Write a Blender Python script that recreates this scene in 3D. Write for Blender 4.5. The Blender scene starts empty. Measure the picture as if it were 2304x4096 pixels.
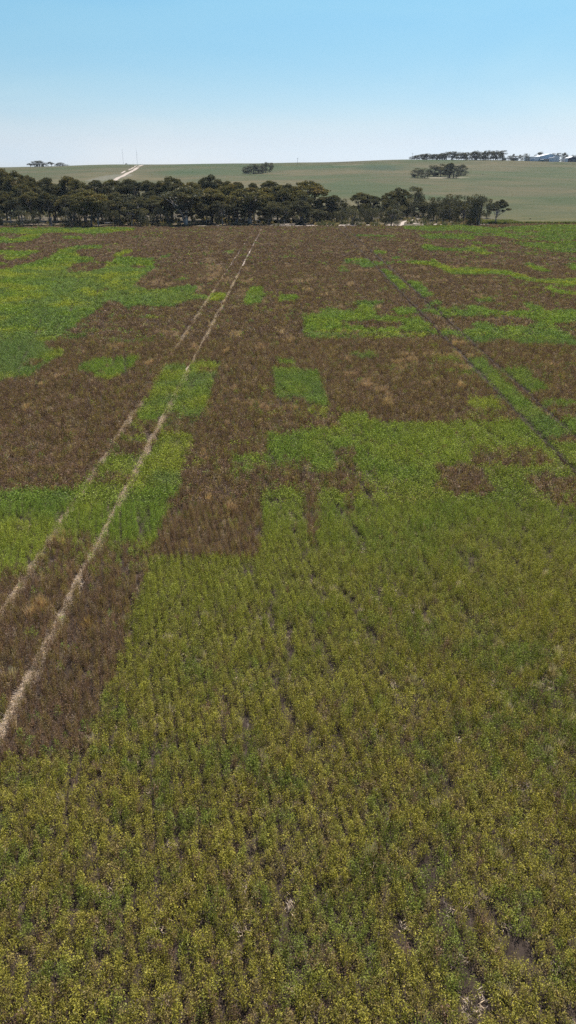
import bpy, math, random
import numpy as np
from mathutils import Vector
S = bpy.context.scene
COL = S.collection
R = math.radians

# ------------------------------------------------------------------ camera, sky, sun, exposure
cam = bpy.data.objects.new('camera', bpy.data.cameras.new('camera'))
COL.objects.link(cam)
cam.location = (0, 0, 16.0)
cam.rotation_euler = (R(90 - 25.55), 0, 0)
cam.data.sensor_fit = 'VERTICAL'
cam.data.sensor_height = 36
cam.data.lens = 36 * 2841 / 4096
cam.data.clip_start = 0.1
cam.data.clip_end = 9000
S.camera = cam

SUN_EL, SUN_AZ = 57.0, 22.0        # degrees; azimuth from +Y (the viewing direction) towards +X
wd = bpy.data.worlds.new('World'); S.world = wd; wd.use_nodes = True
wn = wd.node_tree.nodes; wl = wd.node_tree.links
bg = wn['Background']; bg.inputs['Strength'].default_value = 0.10
sky = wn.new('ShaderNodeTexSky'); sky.sky_type = 'NISHITA'; sky.sun_disc = False
sky.sun_elevation = R(SUN_EL); sky.sun_rotation = R(SUN_AZ)
sky.altitude = 300; sky.air_density = 1.0; sky.dust_density = 0.3; sky.ozone_density = 2.0
tc = wn.new('ShaderNodeTexCoord'); sep = wn.new('ShaderNodeSeparateXYZ')
wl.new(tc.outputs['Generated'], sep.inputs[0])
rmp = wn.new('ShaderNodeValToRGB')       # air colour by elevation, multiplies the sky
cr = rmp.color_ramp
SKYRAMP = [(0.0, (0.491, 0.576, 0.843)), (0.0128, (0.491, 0.576, 0.843)), (0.0338, (0.51, 0.542, 0.706)), (0.053, (0.52, 0.548, 0.643)), (0.0717, (0.49, 0.554, 0.623)), (0.0978, (0.469, 0.57, 0.611)), (0.1304, (0.453, 0.6, 0.619)), (0.1759, (0.467, 0.656, 0.649)), (0.4, (0.62, 0.74, 0.82)), (1.0, (0.8, 0.88, 0.95))]
while len(cr.elements) < len(SKYRAMP): cr.elements.new(0.5)
for e_, (p_, c_) in zip(cr.elements, SKYRAMP): e_.position = p_; e_.color = (*c_, 1)
wl.new(sep.outputs['Z'], rmp.inputs['Fac'])
mul = wn.new('ShaderNodeMix'); mul.data_type = 'RGBA'; mul.blend_type = 'MULTIPLY'; mul.inputs[0].default_value = 1
wl.new(sky.outputs[0], mul.inputs[6]); wl.new(rmp.outputs[0], mul.inputs[7]); # faint uneven haze in the air
sn = wn.new('ShaderNodeTexNoise'); sn.inputs['Scale'].default_value = 2.2; sn.inputs['Detail'].default_value = 4; sn.inputs['Distortion'].default_value = .8
smp = wn.new('ShaderNodeMapping'); smp.inputs['Scale'].default_value = (1, 1, 4.5); wl.new(tc.outputs['Generated'], smp.inputs[0]); wl.new(smp.outputs[0], sn.inputs['Vector'])
smr = wn.new('ShaderNodeMapRange'); smr.inputs[1].default_value = .3; smr.inputs[2].default_value = .7; smr.inputs[3].default_value = 0; smr.inputs[4].default_value = 1; wl.new(sn.outputs['Fac'], smr.inputs[0])
hz = wn.new('ShaderNodeMix'); hz.data_type = 'RGBA'; hz.inputs[6].default_value = (.95, .975, 1, 1); hz.inputs[7].default_value = (1.09, 1.035, 1.0, 1); wl.new(smr.outputs[0], hz.inputs[0])
mul2 = wn.new('ShaderNodeMix'); mul2.data_type = 'RGBA'; mul2.blend_type = 'MULTIPLY'; mul2.inputs[0].default_value = 1
wl.new(mul.outputs[2], mul2.inputs[6]); wl.new(hz.outputs[2], mul2.inputs[7]); wl.new(mul2.outputs[2], bg.inputs['Color'])

sun = bpy.data.objects.new('sun', bpy.data.lights.new('sun', 'SUN')); COL.objects.link(sun)
sun.data.energy = 4.8; sun.data.angle = R(0.5); sun.data.color = (1.0, 0.95, 0.87)
sd = Vector((math.sin(R(SUN_AZ)) * math.cos(R(SUN_EL)), math.cos(R(SUN_AZ)) * math.cos(R(SUN_EL)), math.sin(R(SUN_EL))))
sun.rotation_euler = sd.to_track_quat('Z', 'Y').to_euler(); sun.location = (0, 60, 120)
S.view_settings.view_transform = 'Standard'; S.view_settings.look = 'None'
S.view_settings.exposure = 0.80
S.cycles.use_denoising = False; S.view_settings.gamma = 1.0

# ------------------------------------------------------------------ helpers
rng = np.random.default_rng(7)

def tag(o, label=None, cat=None, group=None, kind=None):
    if label: o['label'] = label
    if cat: o['category'] = cat
    if group: o['group'] = group
    if kind: o['kind'] = kind
    return o

def link(name, me, mat=None, parent=None, loc=None):
    o = bpy.data.objects.new(name, me)
    COL.objects.link(o)
    if mat is not None: me.materials.append(mat)
    if parent is not None: o.parent = parent
    if loc is not None: o.location = loc
    return o

def empty(name, loc, rz=0.0):
    o = bpy.data.objects.new(name, None); COL.objects.link(o)
    o.location = loc; o.rotation_euler = (0, 0, rz); o.empty_display_size = 0.5
    return o

def mesh_np(name, V, Fq, fattr=None, smooth=False):
    """quads mesh from numpy arrays"""
    me = bpy.data.meshes.new(name)
    n = len(V); m = len(Fq); k = Fq.shape[1]
    me.vertices.add(n); me.vertices.foreach_set('co', V.astype(np.float32).ravel())
    me.loops.add(m * k); me.loops.foreach_set('vertex_index', Fq.astype(np.int32).ravel())
    me.polygons.add(m)
    me.polygons.foreach_set('loop_start', np.arange(0, m * k, k, dtype=np.int32))
    me.update(calc_edges=True)
    if smooth: me.polygons.foreach_set('use_smooth', np.ones(m, dtype=bool))
    for an, av in (fattr or {}).items():
        at = me.attributes.new(an, 'FLOAT', 'FACE'); at.data.foreach_set('value', av.astype(np.float32))
    return me

class MB:
    """collects boxes, tubes and prisms into one mesh"""
    def __init__(s): s.v = []; s.f = []
    def add(s, vs, fs):
        b = len(s.v); s.v += [tuple(v) for v in vs]; s.f += [tuple(i + b for i in f) for f in fs]
    def box(s, x0, x1, y0, y1, z0, z1):
        s.add([(x0,y0,z0),(x1,y0,z0),(x1,y1,z0),(x0,y1,z0),(x0,y0,z1),(x1,y0,z1),(x1,y1,z1),(x0,y1,z1)],
              [(3,2,1,0),(4,5,6,7),(0,1,5,4),(1,2,6,5),(2,3,7,6),(3,0,4,7)])
    def tube(s, pts, rad, n=6):
        pts = [Vector(p) for p in pts]; rings = []
        for i, p in enumerate(pts):
            d = (pts[min(i+1, len(pts)-1)] - pts[max(i-1, 0)]).normalized()
            a = d.cross(Vector((0.3, 1, 0.1))).normalized(); b = d.cross(a)
            rings.append([p + (a*math.cos(t) + b*math.sin(t)) * rad[i] for t in [2*math.pi*k/n for k in range(n)]])
        vs = [v for r in rings for v in r]; fs = []
        for i in range(len(pts)-1):
            for k in range(n): fs.append((i*n+k, i*n+(k+1)%n, (i+1)*n+(k+1)%n, (i+1)*n+k))
        fs.append(tuple(range(n))[::-1]); fs.append(tuple((len(pts)-1)*n+k for k in range(n)))
        s.add(vs, fs)
    def prism(s, poly, y0, y1):
        """polygon in xz extruded along y"""
        n = len(poly)
        s.add([(x, y0, z) for x, z in poly] + [(x, y1, z) for x, z in poly],
              [tuple(range(n))] + [tuple(range(2*n-1, n-1, -1))] + [(i, i+n, (i+1)%n+n, (i+1)%n) for i in range(n)])
    def build(s, name, mat, parent=None, loc=None, smooth=False):
        me = bpy.data.meshes.new(name); me.from_pydata(s.v, [], s.f); me.update()
        if smooth: me.polygons.foreach_set('use_smooth', [True]*len(me.polygons))
        return link(name, me, mat, parent, loc)

# value noise on a lattice (vectorised)
def _h(ix, iy, s):
    n = (ix.astype(np.int64) * 374761393 + iy.astype(np.int64) * 668265263 + s * 1274126177) & 0xffffffff
    n = ((n ^ (n >> 13)) * 1274126177) & 0xffffffff
    return ((n ^ (n >> 16)) & 0xffff) / 65535.0
def vnoise(x, y, s=0):
    ix = np.floor(x); iy = np.floor(y); fx = x - ix; fy = y - iy
    fx = fx*fx*(3-2*fx); fy = fy*fy*(3-2*fy)
    a = _h(ix, iy, s); b = _h(ix+1, iy, s); c = _h(ix, iy+1, s); d = _h(ix+1, iy+1, s)
    return (a*(1-fx)+b*fx)*(1-fy) + (c*(1-fx)+d*fx)*fy
def fbm(x, y, sc, s=0, o=4):
    r = 0; a = 0.5; t = 0
    for i in range(o):
        r = r + a*vnoise(x/sc, y/sc, s+i*17); t += a; a *= 0.55; sc *= 0.5
    return r / t

# ------------------------------------------------------------------ materials
def newmat(name):
    m = bpy.data.materials.new(name); m.use_nodes = True
    nt = m.node_tree; nt.nodes.clear()
    out = nt.nodes.new('ShaderNodeOutputMaterial')
    return m, nt, out
def N(nt, t, **kw):
    n = nt.nodes.new(t)
    for k, v in kw.items():
        if k.startswith('i_'): n.inputs[k[2:].replace('_', ' ')].default_value = v
        else: setattr(n, k, v)
    return n
def ramp(nt, src, stops, interp='LINEAR'):
    r = nt.nodes.new('ShaderNodeValToRGB'); r.color_ramp.interpolation = interp
    e = r.color_ramp.elements
    while len(e) < len(stops): e.new(0.5)
    for a, (p, c) in zip(e, stops): a.position = p; a.color = (*c, 1) if len(c) == 3 else c
    nt.links.new(src, r.inputs['Fac']); return r.outputs[0]
def mix(nt, a, b, fac, mode='MIX'):
    m = nt.nodes.new('ShaderNodeMix'); m.data_type = 'RGBA'; m.blend_type = mode
    for i, v in ((0, fac), (6, a), (7, b)):
        if hasattr(v, 'links') or hasattr(v, 'is_linked'): nt.links.new(v, m.inputs[i])
        else: m.inputs[i].default_value = v if i == 0 else (*v, 1)
    return m.outputs[2]
def math_(nt, op, a, b=None, c=None):
    m = nt.nodes.new('ShaderNodeMath'); m.operation = op
    for i, v in enumerate((a, b, c)):
        if v is None: continue
        if hasattr(v, 'is_linked'): nt.links.new(v, m.inputs[i])
        else: m.inputs[i].default_value = v
    return m.outputs[0]
def maprange(nt, v, a, b, c=0.0, d=1.0):
    m = nt.nodes.new('ShaderNodeMapRange'); m.clamp = True
    nt.links.new(v, m.inputs[0])
    for i, x in enumerate((a, b, c, d)): m.inputs[i+1].default_value = x
    return m.outputs[0]
def noise(nt, vec, scale, detail=4, rough=0.55, dist=0.0, out='Fac'):
    n = nt.nodes.new('ShaderNodeTexNoise'); n.inputs['Scale'].default_value = scale
    n.inputs['Detail'].default_value = detail; n.inputs['Roughness'].default_value = rough; n.inputs['Distortion'].default_value = dist
    nt.links.new(vec, n.inputs['Vector']); return n.outputs[out]
def mapping(nt, vec, scale=(1,1,1), rot=(0,0,0), loc=(0,0,0)):
    m = nt.nodes.new('ShaderNodeMapping'); m.inputs['Scale'].default_value = scale
    m.inputs['Rotation'].default_value = rot; m.inputs['Location'].default_value = loc
    nt.links.new(vec, m.inputs['Vector']); return m.outputs[0]
def leaf_shader(nt, out, col, trans=0.35, tcol=(1.1, 1.15, 0.6)):
    d = N(nt, 'ShaderNodeBsdfDiffuse'); t = N(nt, 'ShaderNodeBsdfTranslucent')
    g = N(nt, 'ShaderNodeBsdfGlossy'); g.inputs['Roughness'].default_value = 0.45; g.inputs['Color'].default_value = (.6,.6,.6,1)
    nt.links.new(col, d.inputs['Color'])
    nt.links.new(mix(nt, col, tcol, 1.0, 'MULTIPLY'), t.inputs['Color'])
    m = N(nt, 'ShaderNodeMixShader'); m.inputs[0].default_value = trans
    nt.links.new(d.outputs[0], m.inputs[1]); nt.links.new(t.outputs[0], m.inputs[2])
    m2 = N(nt, 'ShaderNodeMixShader'); m2.inputs[0].default_value = 0.012
    nt.links.new(m.outputs[0], m2.inputs[1]); nt.links.new(g.outputs[0], m2.inputs[2])
    nt.links.new(m2.outputs[0], out.inputs['Surface'])

def mat_crop():
    m, nt, out = newmat('crop_foliage')
    t = N(nt, 'ShaderNodeAttribute', attribute_type='INSTANCER', attribute_name='tint')
    l = N(nt, 'ShaderNodeAttribute', attribute_type='GEOMETRY', attribute_name='leafv')
    k = ramp(nt, l.outputs['Fac'], [(0, (.40,.38,.40)), (.3, (.78,.78,.80)), (.65, (1.06,1.04,.95)), (.9, (1.38,1.30,1.02)), (1, (1.6,1.5,1.3))])
    leaf_shader(nt, out, mix(nt, t.outputs['Color'], k, 1.0, 'MULTIPLY'), 0.30)
    return m
def mat_flat(name, c1, c2, scale=3.0, rough=0.8, metal=0.0, spec=0.3):
    m, nt, out = newmat(name)
    tc = N(nt, 'ShaderNodeTexCoord')
    n = noise(nt, tc.outputs['Object'], scale, 5, 0.6)
    b = N(nt, 'ShaderNodeBsdfPrincipled'); b.inputs['Roughness'].default_value = rough; b.inputs['Metallic'].default_value = metal
    b.inputs['Specular IOR Level'].default_value = spec
    nt.links.new(ramp(nt, n, [(.3, c1), (.7, c2)]), b.inputs['Base Color']); nt.links.new(b.outputs[0], out.inputs[0])
    return m
def mat_ribbed(name, c1, c2, period=0.4, rough=0.5, metal=0.3):
    """corrugated sheet: fine ribs as bump, patchy weathering"""
    m, nt, out = newmat(name)
    tc = N(nt, 'ShaderNodeTexCoord')
    w = N(nt, 'ShaderNodeTexWave'); w.inputs['Scale'].default_value = 1.0/period
    nt.links.new(tc.outputs['Object'], w.inputs['Vector'])
    bp = N(nt, 'ShaderNodeBump'); bp.inputs['Distance'].default_value = 0.05; bp.inputs['Strength'].default_value = .6
    nt.links.new(w.outputs['Fac'], bp.inputs['Height'])
    n = noise(nt, tc.outputs['Object'], .35, 5, 0.6)
    b = N(nt, 'ShaderNodeBsdfPrincipled'); b.inputs['Roughness'].default_value = rough; b.inputs['Metallic'].default_value = metal
    nt.links.new(ramp(nt, n, [(.3, c1), (.7, c2)]), b.inputs['Base Color']); nt.links.new(bp.outputs[0], b.inputs['Normal'])
    nt.links.new(b.outputs[0], out.inputs[0]); return m
def mat_tree_leaf():
    m, nt, out = newmat('eucalypt_foliage')
    l = N(nt, 'ShaderNodeAttribute', attribute_type='GEOMETRY', attribute_name='leafv')
    c = N(nt, 'ShaderNodeAttribute', attribute_type='GEOMETRY', attribute_name='clumpv')
    t = N(nt, 'ShaderNodeAttribute', attribute_type='OBJECT', attribute_name='gold')
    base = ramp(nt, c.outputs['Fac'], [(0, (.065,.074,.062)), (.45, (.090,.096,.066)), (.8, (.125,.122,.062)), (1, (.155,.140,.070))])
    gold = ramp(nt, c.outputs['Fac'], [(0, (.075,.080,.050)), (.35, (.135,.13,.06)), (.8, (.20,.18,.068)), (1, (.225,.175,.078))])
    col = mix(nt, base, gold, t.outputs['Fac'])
    k = ramp(nt, l.outputs['Fac'], [(0, (.5,.5,.55)), (.5, (.92,.92,.92)), (1, (1.5,1.4,1.2))])
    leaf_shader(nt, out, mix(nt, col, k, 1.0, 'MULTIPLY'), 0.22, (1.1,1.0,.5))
    return m
def mat_bark(name, c1, c2, c3):
    m, nt, out = newmat(name)
    tc = N(nt, 'ShaderNodeTexCoord')
    n = noise(nt, mapping(nt, tc.outputs['Object'], (1,1,.35)), 1.1, 5, .65)
    b = N(nt, 'ShaderNodeBsdfPrincipled'); b.inputs['Roughness'].default_value = .85
    nt.links.new(ramp(nt, n, [(.32, c1), (.5, c2), (.66, c3)]), b.inputs['Base Color']); nt.links.new(b.outputs[0], out.inputs[0])
    return m

def mat_ground():
    m, nt, out = newmat('ground')
    tc = N(nt, 'ShaderNodeTexCoord'); P = tc.outputs['Object']
    sp = N(nt, 'ShaderNodeSeparateXYZ'); nt.links.new(P, sp.inputs[0])
    X, Y = sp.outputs['X'], sp.outputs['Y']
    # field soil: shade between plants put into the dark brown, plus straw litter streaks
    rowv = mapping(nt, P, (1, .22, 1), (0, 0, R(-13)))
    n1 = noise(nt, rowv, 6, 5, .7); n2 = noise(nt, P, .6, 5, .6)
    soil = ramp(nt, n1, [(.35, (.026,.019,.015)), (.58, (.05,.037,.029)), (.70, (.12,.095,.078)), (.78, (.34,.29,.25))])
    soil = mix(nt, soil, (.05,.037,.030), maprange(nt, n2, .5, .72, 0, .7))
    # belt floor: grey leaf litter and pale sand
    nb = noise(nt, P, .22, 5, .65); nb2 = noise(nt, P, 1.5, 4, .7)
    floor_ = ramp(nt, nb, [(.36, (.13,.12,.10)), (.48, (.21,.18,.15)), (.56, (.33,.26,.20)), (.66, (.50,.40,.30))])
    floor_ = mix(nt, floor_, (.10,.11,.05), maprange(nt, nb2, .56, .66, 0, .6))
    # hill pasture
    st = mapping(nt, P, (1, 1.0, 1), (0, 0, R(12)))
    h1 = noise(nt, st, .0052, 6, .55, .6); h2 = noise(nt, mapping(nt, P, (1,1.6,1)), .022, 6, .6, .8); h3 = noise(nt, P, .55, 5, .7)
    past = ramp(nt, h1, [(.37, (.11,.165,.080)), (.46, (.148,.175,.088)), (.54, (.198,.186,.112)), (.63, (.25,.22,.135))])
    past = mix(nt, past, ramp(nt, h2, [(.3, (.55,.78,.55)), (.5, (1,1,1)), (.7, (1.35,1.2,1.1))]), .75, 'MULTIPLY')
    past = mix(nt, past, ramp(nt, h3, [(.3, (.7,.72,.7)), (.5, (1,1,1)), (.72, (1.4,1.35,1.25))]), .7, 'MULTIPLY')
    # sheep / seeding lines following the slope
    wv = N(nt, 'ShaderNodeTexWave'); wv.inputs['Scale'].default_value = .045; wv.inputs['Distortion'].default_value = 5; wv.inputs['Detail'].default_value = 3; wv.inputs['Detail Scale'].default_value = .6
    nt.links.new(mapping(nt, P, (1,1,1), (0,0,R(70))), wv.inputs['Vector'])
    past = mix(nt, past, (1.22,1.16,1.12), maprange(nt, wv.outputs['Fac'], .45, 1, 0, .35), 'MULTIPLY')
    # strip at the foot of the hill right of the belt: straw-yellow grass
    foot = maprange(nt, math_(nt, 'ADD', Y, math_(nt, 'MULTIPLY', math_(nt, 'SUBTRACT', nb, .5), 60)), 265, 330)
    ylw = mix(nt, (.27,.235,.10), (.13,.16,.06), maprange(nt, noise(nt, mapping(nt, P, (1,3,1)), .06, 5, .6), .42, .6))
    right = mix(nt, ylw, past, foot)
    # bare stony scald below the hill road, heap on the hilltop, sand inside the hill island
    def spot(cx, cy, rx, ry, soft=.5):
        a = math_(nt, 'DIVIDE', math_(nt, 'SUBTRACT', X, cx), rx); b = math_(nt, 'DIVIDE', math_(nt, 'SUBTRACT', Y, cy), ry)
        r = math_(nt, 'ADD', math_(nt, 'MULTIPLY', a, a), math_(nt, 'MULTIPLY', b, b))
        r = math_(nt, 'ADD', r, math_(nt, 'MULTIPLY', math_(nt, 'SUBTRACT', noise(nt, P, .12, 4, .6), .5), 2.2))
        return maprange(nt, r, 1, 1 - soft, 0, 1)
    scald = ramp(nt, noise(nt, P, .35, 5, .7), [(.4, (.22,.22,.19)), (.6, (.46,.44,.40))])
    far = maprange(nt, Y, 300, 345)
    hill = mix(nt, right, scald, math_(nt, 'MULTIPLY', spot(-164, 725, 16, 70), .8))
    hill = mix(nt, hill, (.50,.42,.36), math_(nt, 'MULTIPLY', spot(72, 915, 22, 8), .45))
    hill = mix(nt, hill, (.07,.085,.05), math_(nt, 'MULTIPLY', spot(70, 958, 36, 14), .85))
    hill = mix(nt, hill, (.07,.13,.075), math_(nt, 'MULTIPLY', spot(98, 838, 30, 60, .9), .8))
    hill = mix(nt, hill, (.48,.43,.36), spot(136, 672, 22, 13))
    hill = mix(nt, hill, (.08,.14,.05), math_(nt, 'MULTIPLY', spot(-30, 745, 40, 20, .9), .7))
    hill = mix(nt, hill, (.08,.14,.05), math_(nt, 'MULTIPLY', spot(165, 650, 40, 30, .9), .6))
    # compose by distance
    wob = math_(nt, 'MULTIPLY', math_(nt, 'SUBTRACT', nb, .5), 30)
    Yw = math_(nt, 'ADD', Y, wob)
    # belt occupies x < 78 and 250 < y < ~335
    inb = math_(nt, 'MULTIPLY', maprange(nt, math_(nt, 'ADD', X, wob), 86, 74), maprange(nt, Yw, 345, 322))
    back = mix(nt, hill, floor_, inb)
    edge = math_(nt, 'ADD', maprange(nt, X, 50, 75, 247.5, 259.5), math_(nt, 'MULTIPLY', math_(nt, 'SUBTRACT', nb2, .5), 3))
    isback = maprange(nt, math_(nt, 'SUBTRACT', Y, edge), 0, 1.5)
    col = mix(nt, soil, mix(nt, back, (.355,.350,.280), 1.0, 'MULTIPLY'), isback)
    b = N(nt, 'ShaderNodeBsdfPrincipled'); b.inputs['Roughness'].default_value = .95; b.inputs['Specular IOR Level'].default_value = .1
    nt.links.new(col, b.inputs['Base Color'])
    bp = N(nt, 'ShaderNodeBump'); bp.inputs['Distance'].default_value = .12; bp.inputs['Strength'].default_value = .8
    nt.links.new(noise(nt, P, 3.0, 6, .7), bp.inputs['Height']); nt.links.new(bp.outputs[0], b.inputs['Normal'])
    nt.links.new(b.outputs[0], out.inputs[0]); return m

M = dict(
    crop=mat_crop(), ground=mat_ground(), leaf=mat_tree_leaf(),
    bark=mat_bark('dark_bark', (.05,.042,.037), (.15,.13,.115), (.46,.42,.38)),
    pale=mat_bark('pale_bark', (.10,.085,.075), (.32,.29,.26), (.58,.55,.50)),
    sand=mat_flat('track_sand', (.29,.235,.19), (.43,.365,.305), .5, .95, 0, .1),
    straw=mat_flat('track_straw', (.22,.17,.135), (.52,.44,.365), 5.5, .95, 0, .1),
    dark=mat_flat('track_soil_shade', (.016,.011,.008), (.032,.023,.017), 5, 1.0, 0, 0.0),  # right-hand tracks: shadow of the narrow crop gap put into near-black soil
    zinc=mat_ribbed('zinc_sheet', (.50,.53,.56), (.66,.68,.70)), zincroof=mat_ribbed('zinc_roof', (.70,.72,.74), (.82,.83,.84)),
    blue=mat_ribbed('blue_grey_sheet', (.26,.38,.47), (.33,.45,.53)), navy=mat_ribbed('navy_sheet', (.02,.028,.06), (.035,.045,.085)),
    white=mat_flat('white_paint', (.70,.71,.72), (.82,.82,.82), 1, .5), teal=mat_flat('teal_paint', (.05,.13,.14), (.08,.18,.18), 1, .4),
    steel=mat_flat('dark_steel', (.10,.11,.12), (.17,.18,.19), 2, .5, .5), rubber=mat_flat('rubber', (.02,.02,.02), (.035,.035,.035), 2, .9),
    wood=mat_flat('weathered_timber', (.16,.13,.11), (.27,.23,.20), 3, .9), deadwood=mat_flat('dead_wood', (.42,.39,.36), (.66,.63,.59), 1.4, .9),
    earth=mat_flat('heaped_earth', (.16,.085,.055), (.26,.15,.10), 1.0, .95), glass=mat_flat('cab_glass', (.03,.05,.06), (.05,.08,.09), 1, .1),
)

# ------------------------------------------------------------------ ground
XS = [-420,-350,-210,-180,-50,28,156,240,370,600]; ZS = [21.4, 21.9, 25.1, 25.0, 26.3, 27.4, 30.7, 30.2, 28.2, 27.4]
def z_at(x, y):
    x = np.asarray(x, float); y = np.asarray(y, float)
    xx = x * 1000 / np.maximum(y, 700)
    i = np.clip(np.searchsorted(XS, xx, side='left') - 1, 0, len(XS) - 2)
    xa = np.array(XS, float); za = np.array(ZS, float)
    t = np.clip((xx - xa[i]) / (xa[i+1] - xa[i]), 0, 1); t = t*t*(3-2*t)
    zz = za[i] + t*(za[i+1] - za[i])
    t = np.maximum((y - 290) / 710., 0)
    p0 = .9**1.5; s0 = 1.5*.9**.5; d = t - .9
    q = np.where(d < .16, p0 + s0*d - s0/.32*d*d, p0 + s0*.08 - (d-.16)**2*.8) / (p0 + s0*.1 - s0/.32*.01)
    p = np.where(t < .9, t**1.5, q)
    return np.maximum(zz*p, -30)
def zf(x, y): return float(z_at(x, y))
gx = np.unique(np.concatenate([np.arange(-1680, -300, 60), np.arange(-300, 420, 8), np.arange(420, 1681, 60)])).astype(float)
gy = np.unique(np.concatenate([np.arange(-280, 0, 40), np.arange(0, 290, 10), np.arange(290, 1180, 8), np.arange(1180, 1281, 20)])).astype(float)
GX, GY = np.meshgrid(gx, gy)
GZ = z_at(GX, GY) + np.where(GY > 340, (fbm(GX, GY, 55, 3, 3) - .5) * 1.2 * np.clip((GY-340)/80, 0, 1) * np.clip((1000-GY)/100+.2, 0, 1), 0)
V = np.stack([GX.ravel(), GY.ravel(), GZ.ravel()], 1)
nx, ny = len(gx), len(gy)
ii = (np.arange(ny-1)[:, None]*nx + np.arange(nx-1)[None]).ravel()
tag(link('ground', mesh_np('ground', V, np.stack([ii, ii+1, ii+nx+1, ii+nx], 1), smooth=True), M['ground']), kind='structure')
def gz(x, y):
    z = zf(x, y)
    if y > 340: z += float((fbm(np.array([x]), np.array([y]), 55, 3, 3)[0]-.5)*1.2*min(1, (y-340)/80)*min(1, max(0, (1000-y)/100+.2)))
    return z

def strip(name, pts, w, mat, lift=.05, rough=.25, seed=0, wave=0.0, seg=1.0, kind='structure'):
    """a ribbon draped on the ground"""
    rs = np.random.default_rng(seed); V = []; 
    P = [np.array(p, float) for p in pts]; out = []
    for a, b in zip(P[:-1], P[1:]):
        n = max(1, int(np.linalg.norm(b-a)/seg)); out += [a + (b-a)*k/n for k in range(n)]
    out.append(P[-1]); cur = 0.0
    for i, p in enumerate(out):
        d = out[min(i+1, len(out)-1)] - out[max(i-1, 0)]; d /= np.linalg.norm(d); nrm = np.array([-d[1], d[0]])
        ww = w if not hasattr(w, '__len__') else w[0] + (w[1]-w[0])*i/len(out)
        cur = cur*.9 + rs.normal()*wave
        for s_ in (-1, 0, 1):
            q = p + nrm*(cur + s_*ww/2*(1 + rs.uniform(-rough, rough)))
            V.append((q[0], q[1], gz(q[0], q[1]) + lift + (.02*w_ if (w_ := (s_ == 0)) else 0)))
    n = len(out); F = []
    for i in range(n-1):
        for k in (0, 1): F.append((i*3+k, i*3+k+1, (i+1)*3+k+1, (i+1)*3+k))
    o = link(name, mesh_np(name, np.array(V), np.array(F)), mat)
    if kind: o['kind'] = kind
    return o
def track_x(y, a, b): return a + (b-a)*(y-24)/(234-24)
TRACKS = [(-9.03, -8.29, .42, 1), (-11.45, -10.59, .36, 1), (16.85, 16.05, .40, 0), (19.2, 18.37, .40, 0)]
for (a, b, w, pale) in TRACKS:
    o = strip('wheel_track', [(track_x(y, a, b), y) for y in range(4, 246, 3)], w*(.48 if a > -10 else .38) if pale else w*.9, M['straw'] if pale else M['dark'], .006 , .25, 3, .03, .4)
strip('hill_road', [(-177,962),(-177,954.5),(-174.1,910),(-167.1,853.5),(-164.2,811.5),(-159,767),(-155.2,725.5),(-151.3,691),(-144.9,646.5),(-139.7,609.5),(-132,520),(-120,430),(-112,360)], 4.2, M['sand'], .16, .12, 1, .1, 4)
strip('hill_road', [(-180.5,945),(-180.6,929),(-179.5,910),(-174.5,864.5)], 2.6, M['sand'], .16, .2, 2, .1, 4)
strip('hill_road', [(-174.3,845),(-168.6,796)], 2.2, M['sand'], .16, .2, 4, .1, 4)
strip('dirt_track', [(64,318),(56,304),(52,297),(49.6,293),(46.5,286.5),(44,279),(43.1,270),(43.2,266),(44.2,262.5),(46.5,261)], 1.5, M['sand'], .05, .2, 5, .05)
strip('dirt_track', [(50.8,294.5),(47,288),(42.3,277),(40.2,268),(39.2,261),(37,254)], 1.2, M['sand'], .055, .25, 6, .05)
for i, (pts, w) in enumerate([([(50,262),(56,259.5),(64,260),(72,261),(80,262.5)], 5.5), ([(-6,258),(0,262),(6,264)], 3.5), ([(6,255),(14,258),(22,256),(30,258),(38,257)], 5.5), ([(16,254),(24,253.6),(28,254.5)], 2.0),
                       ([(-30,254),(-24,254.4),(-18,253.6)], 1.3), ([(-7,253.2),(0,253.6),(5,254)], 1.6), ([(30,262),(36,264),(39,262)], 2.2), ([(-66,270),(-60,268),(-52,270)], 2.5), ([(-100,262),(-92,260),(-84,263)], 2.0), ([(-22,281),(-12,284),(-4,280)], 2.5)]):
    strip('sand_patch', pts, w, M['sand'], .02 + .003*i, .45, 20+i, .12, .8)

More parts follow.
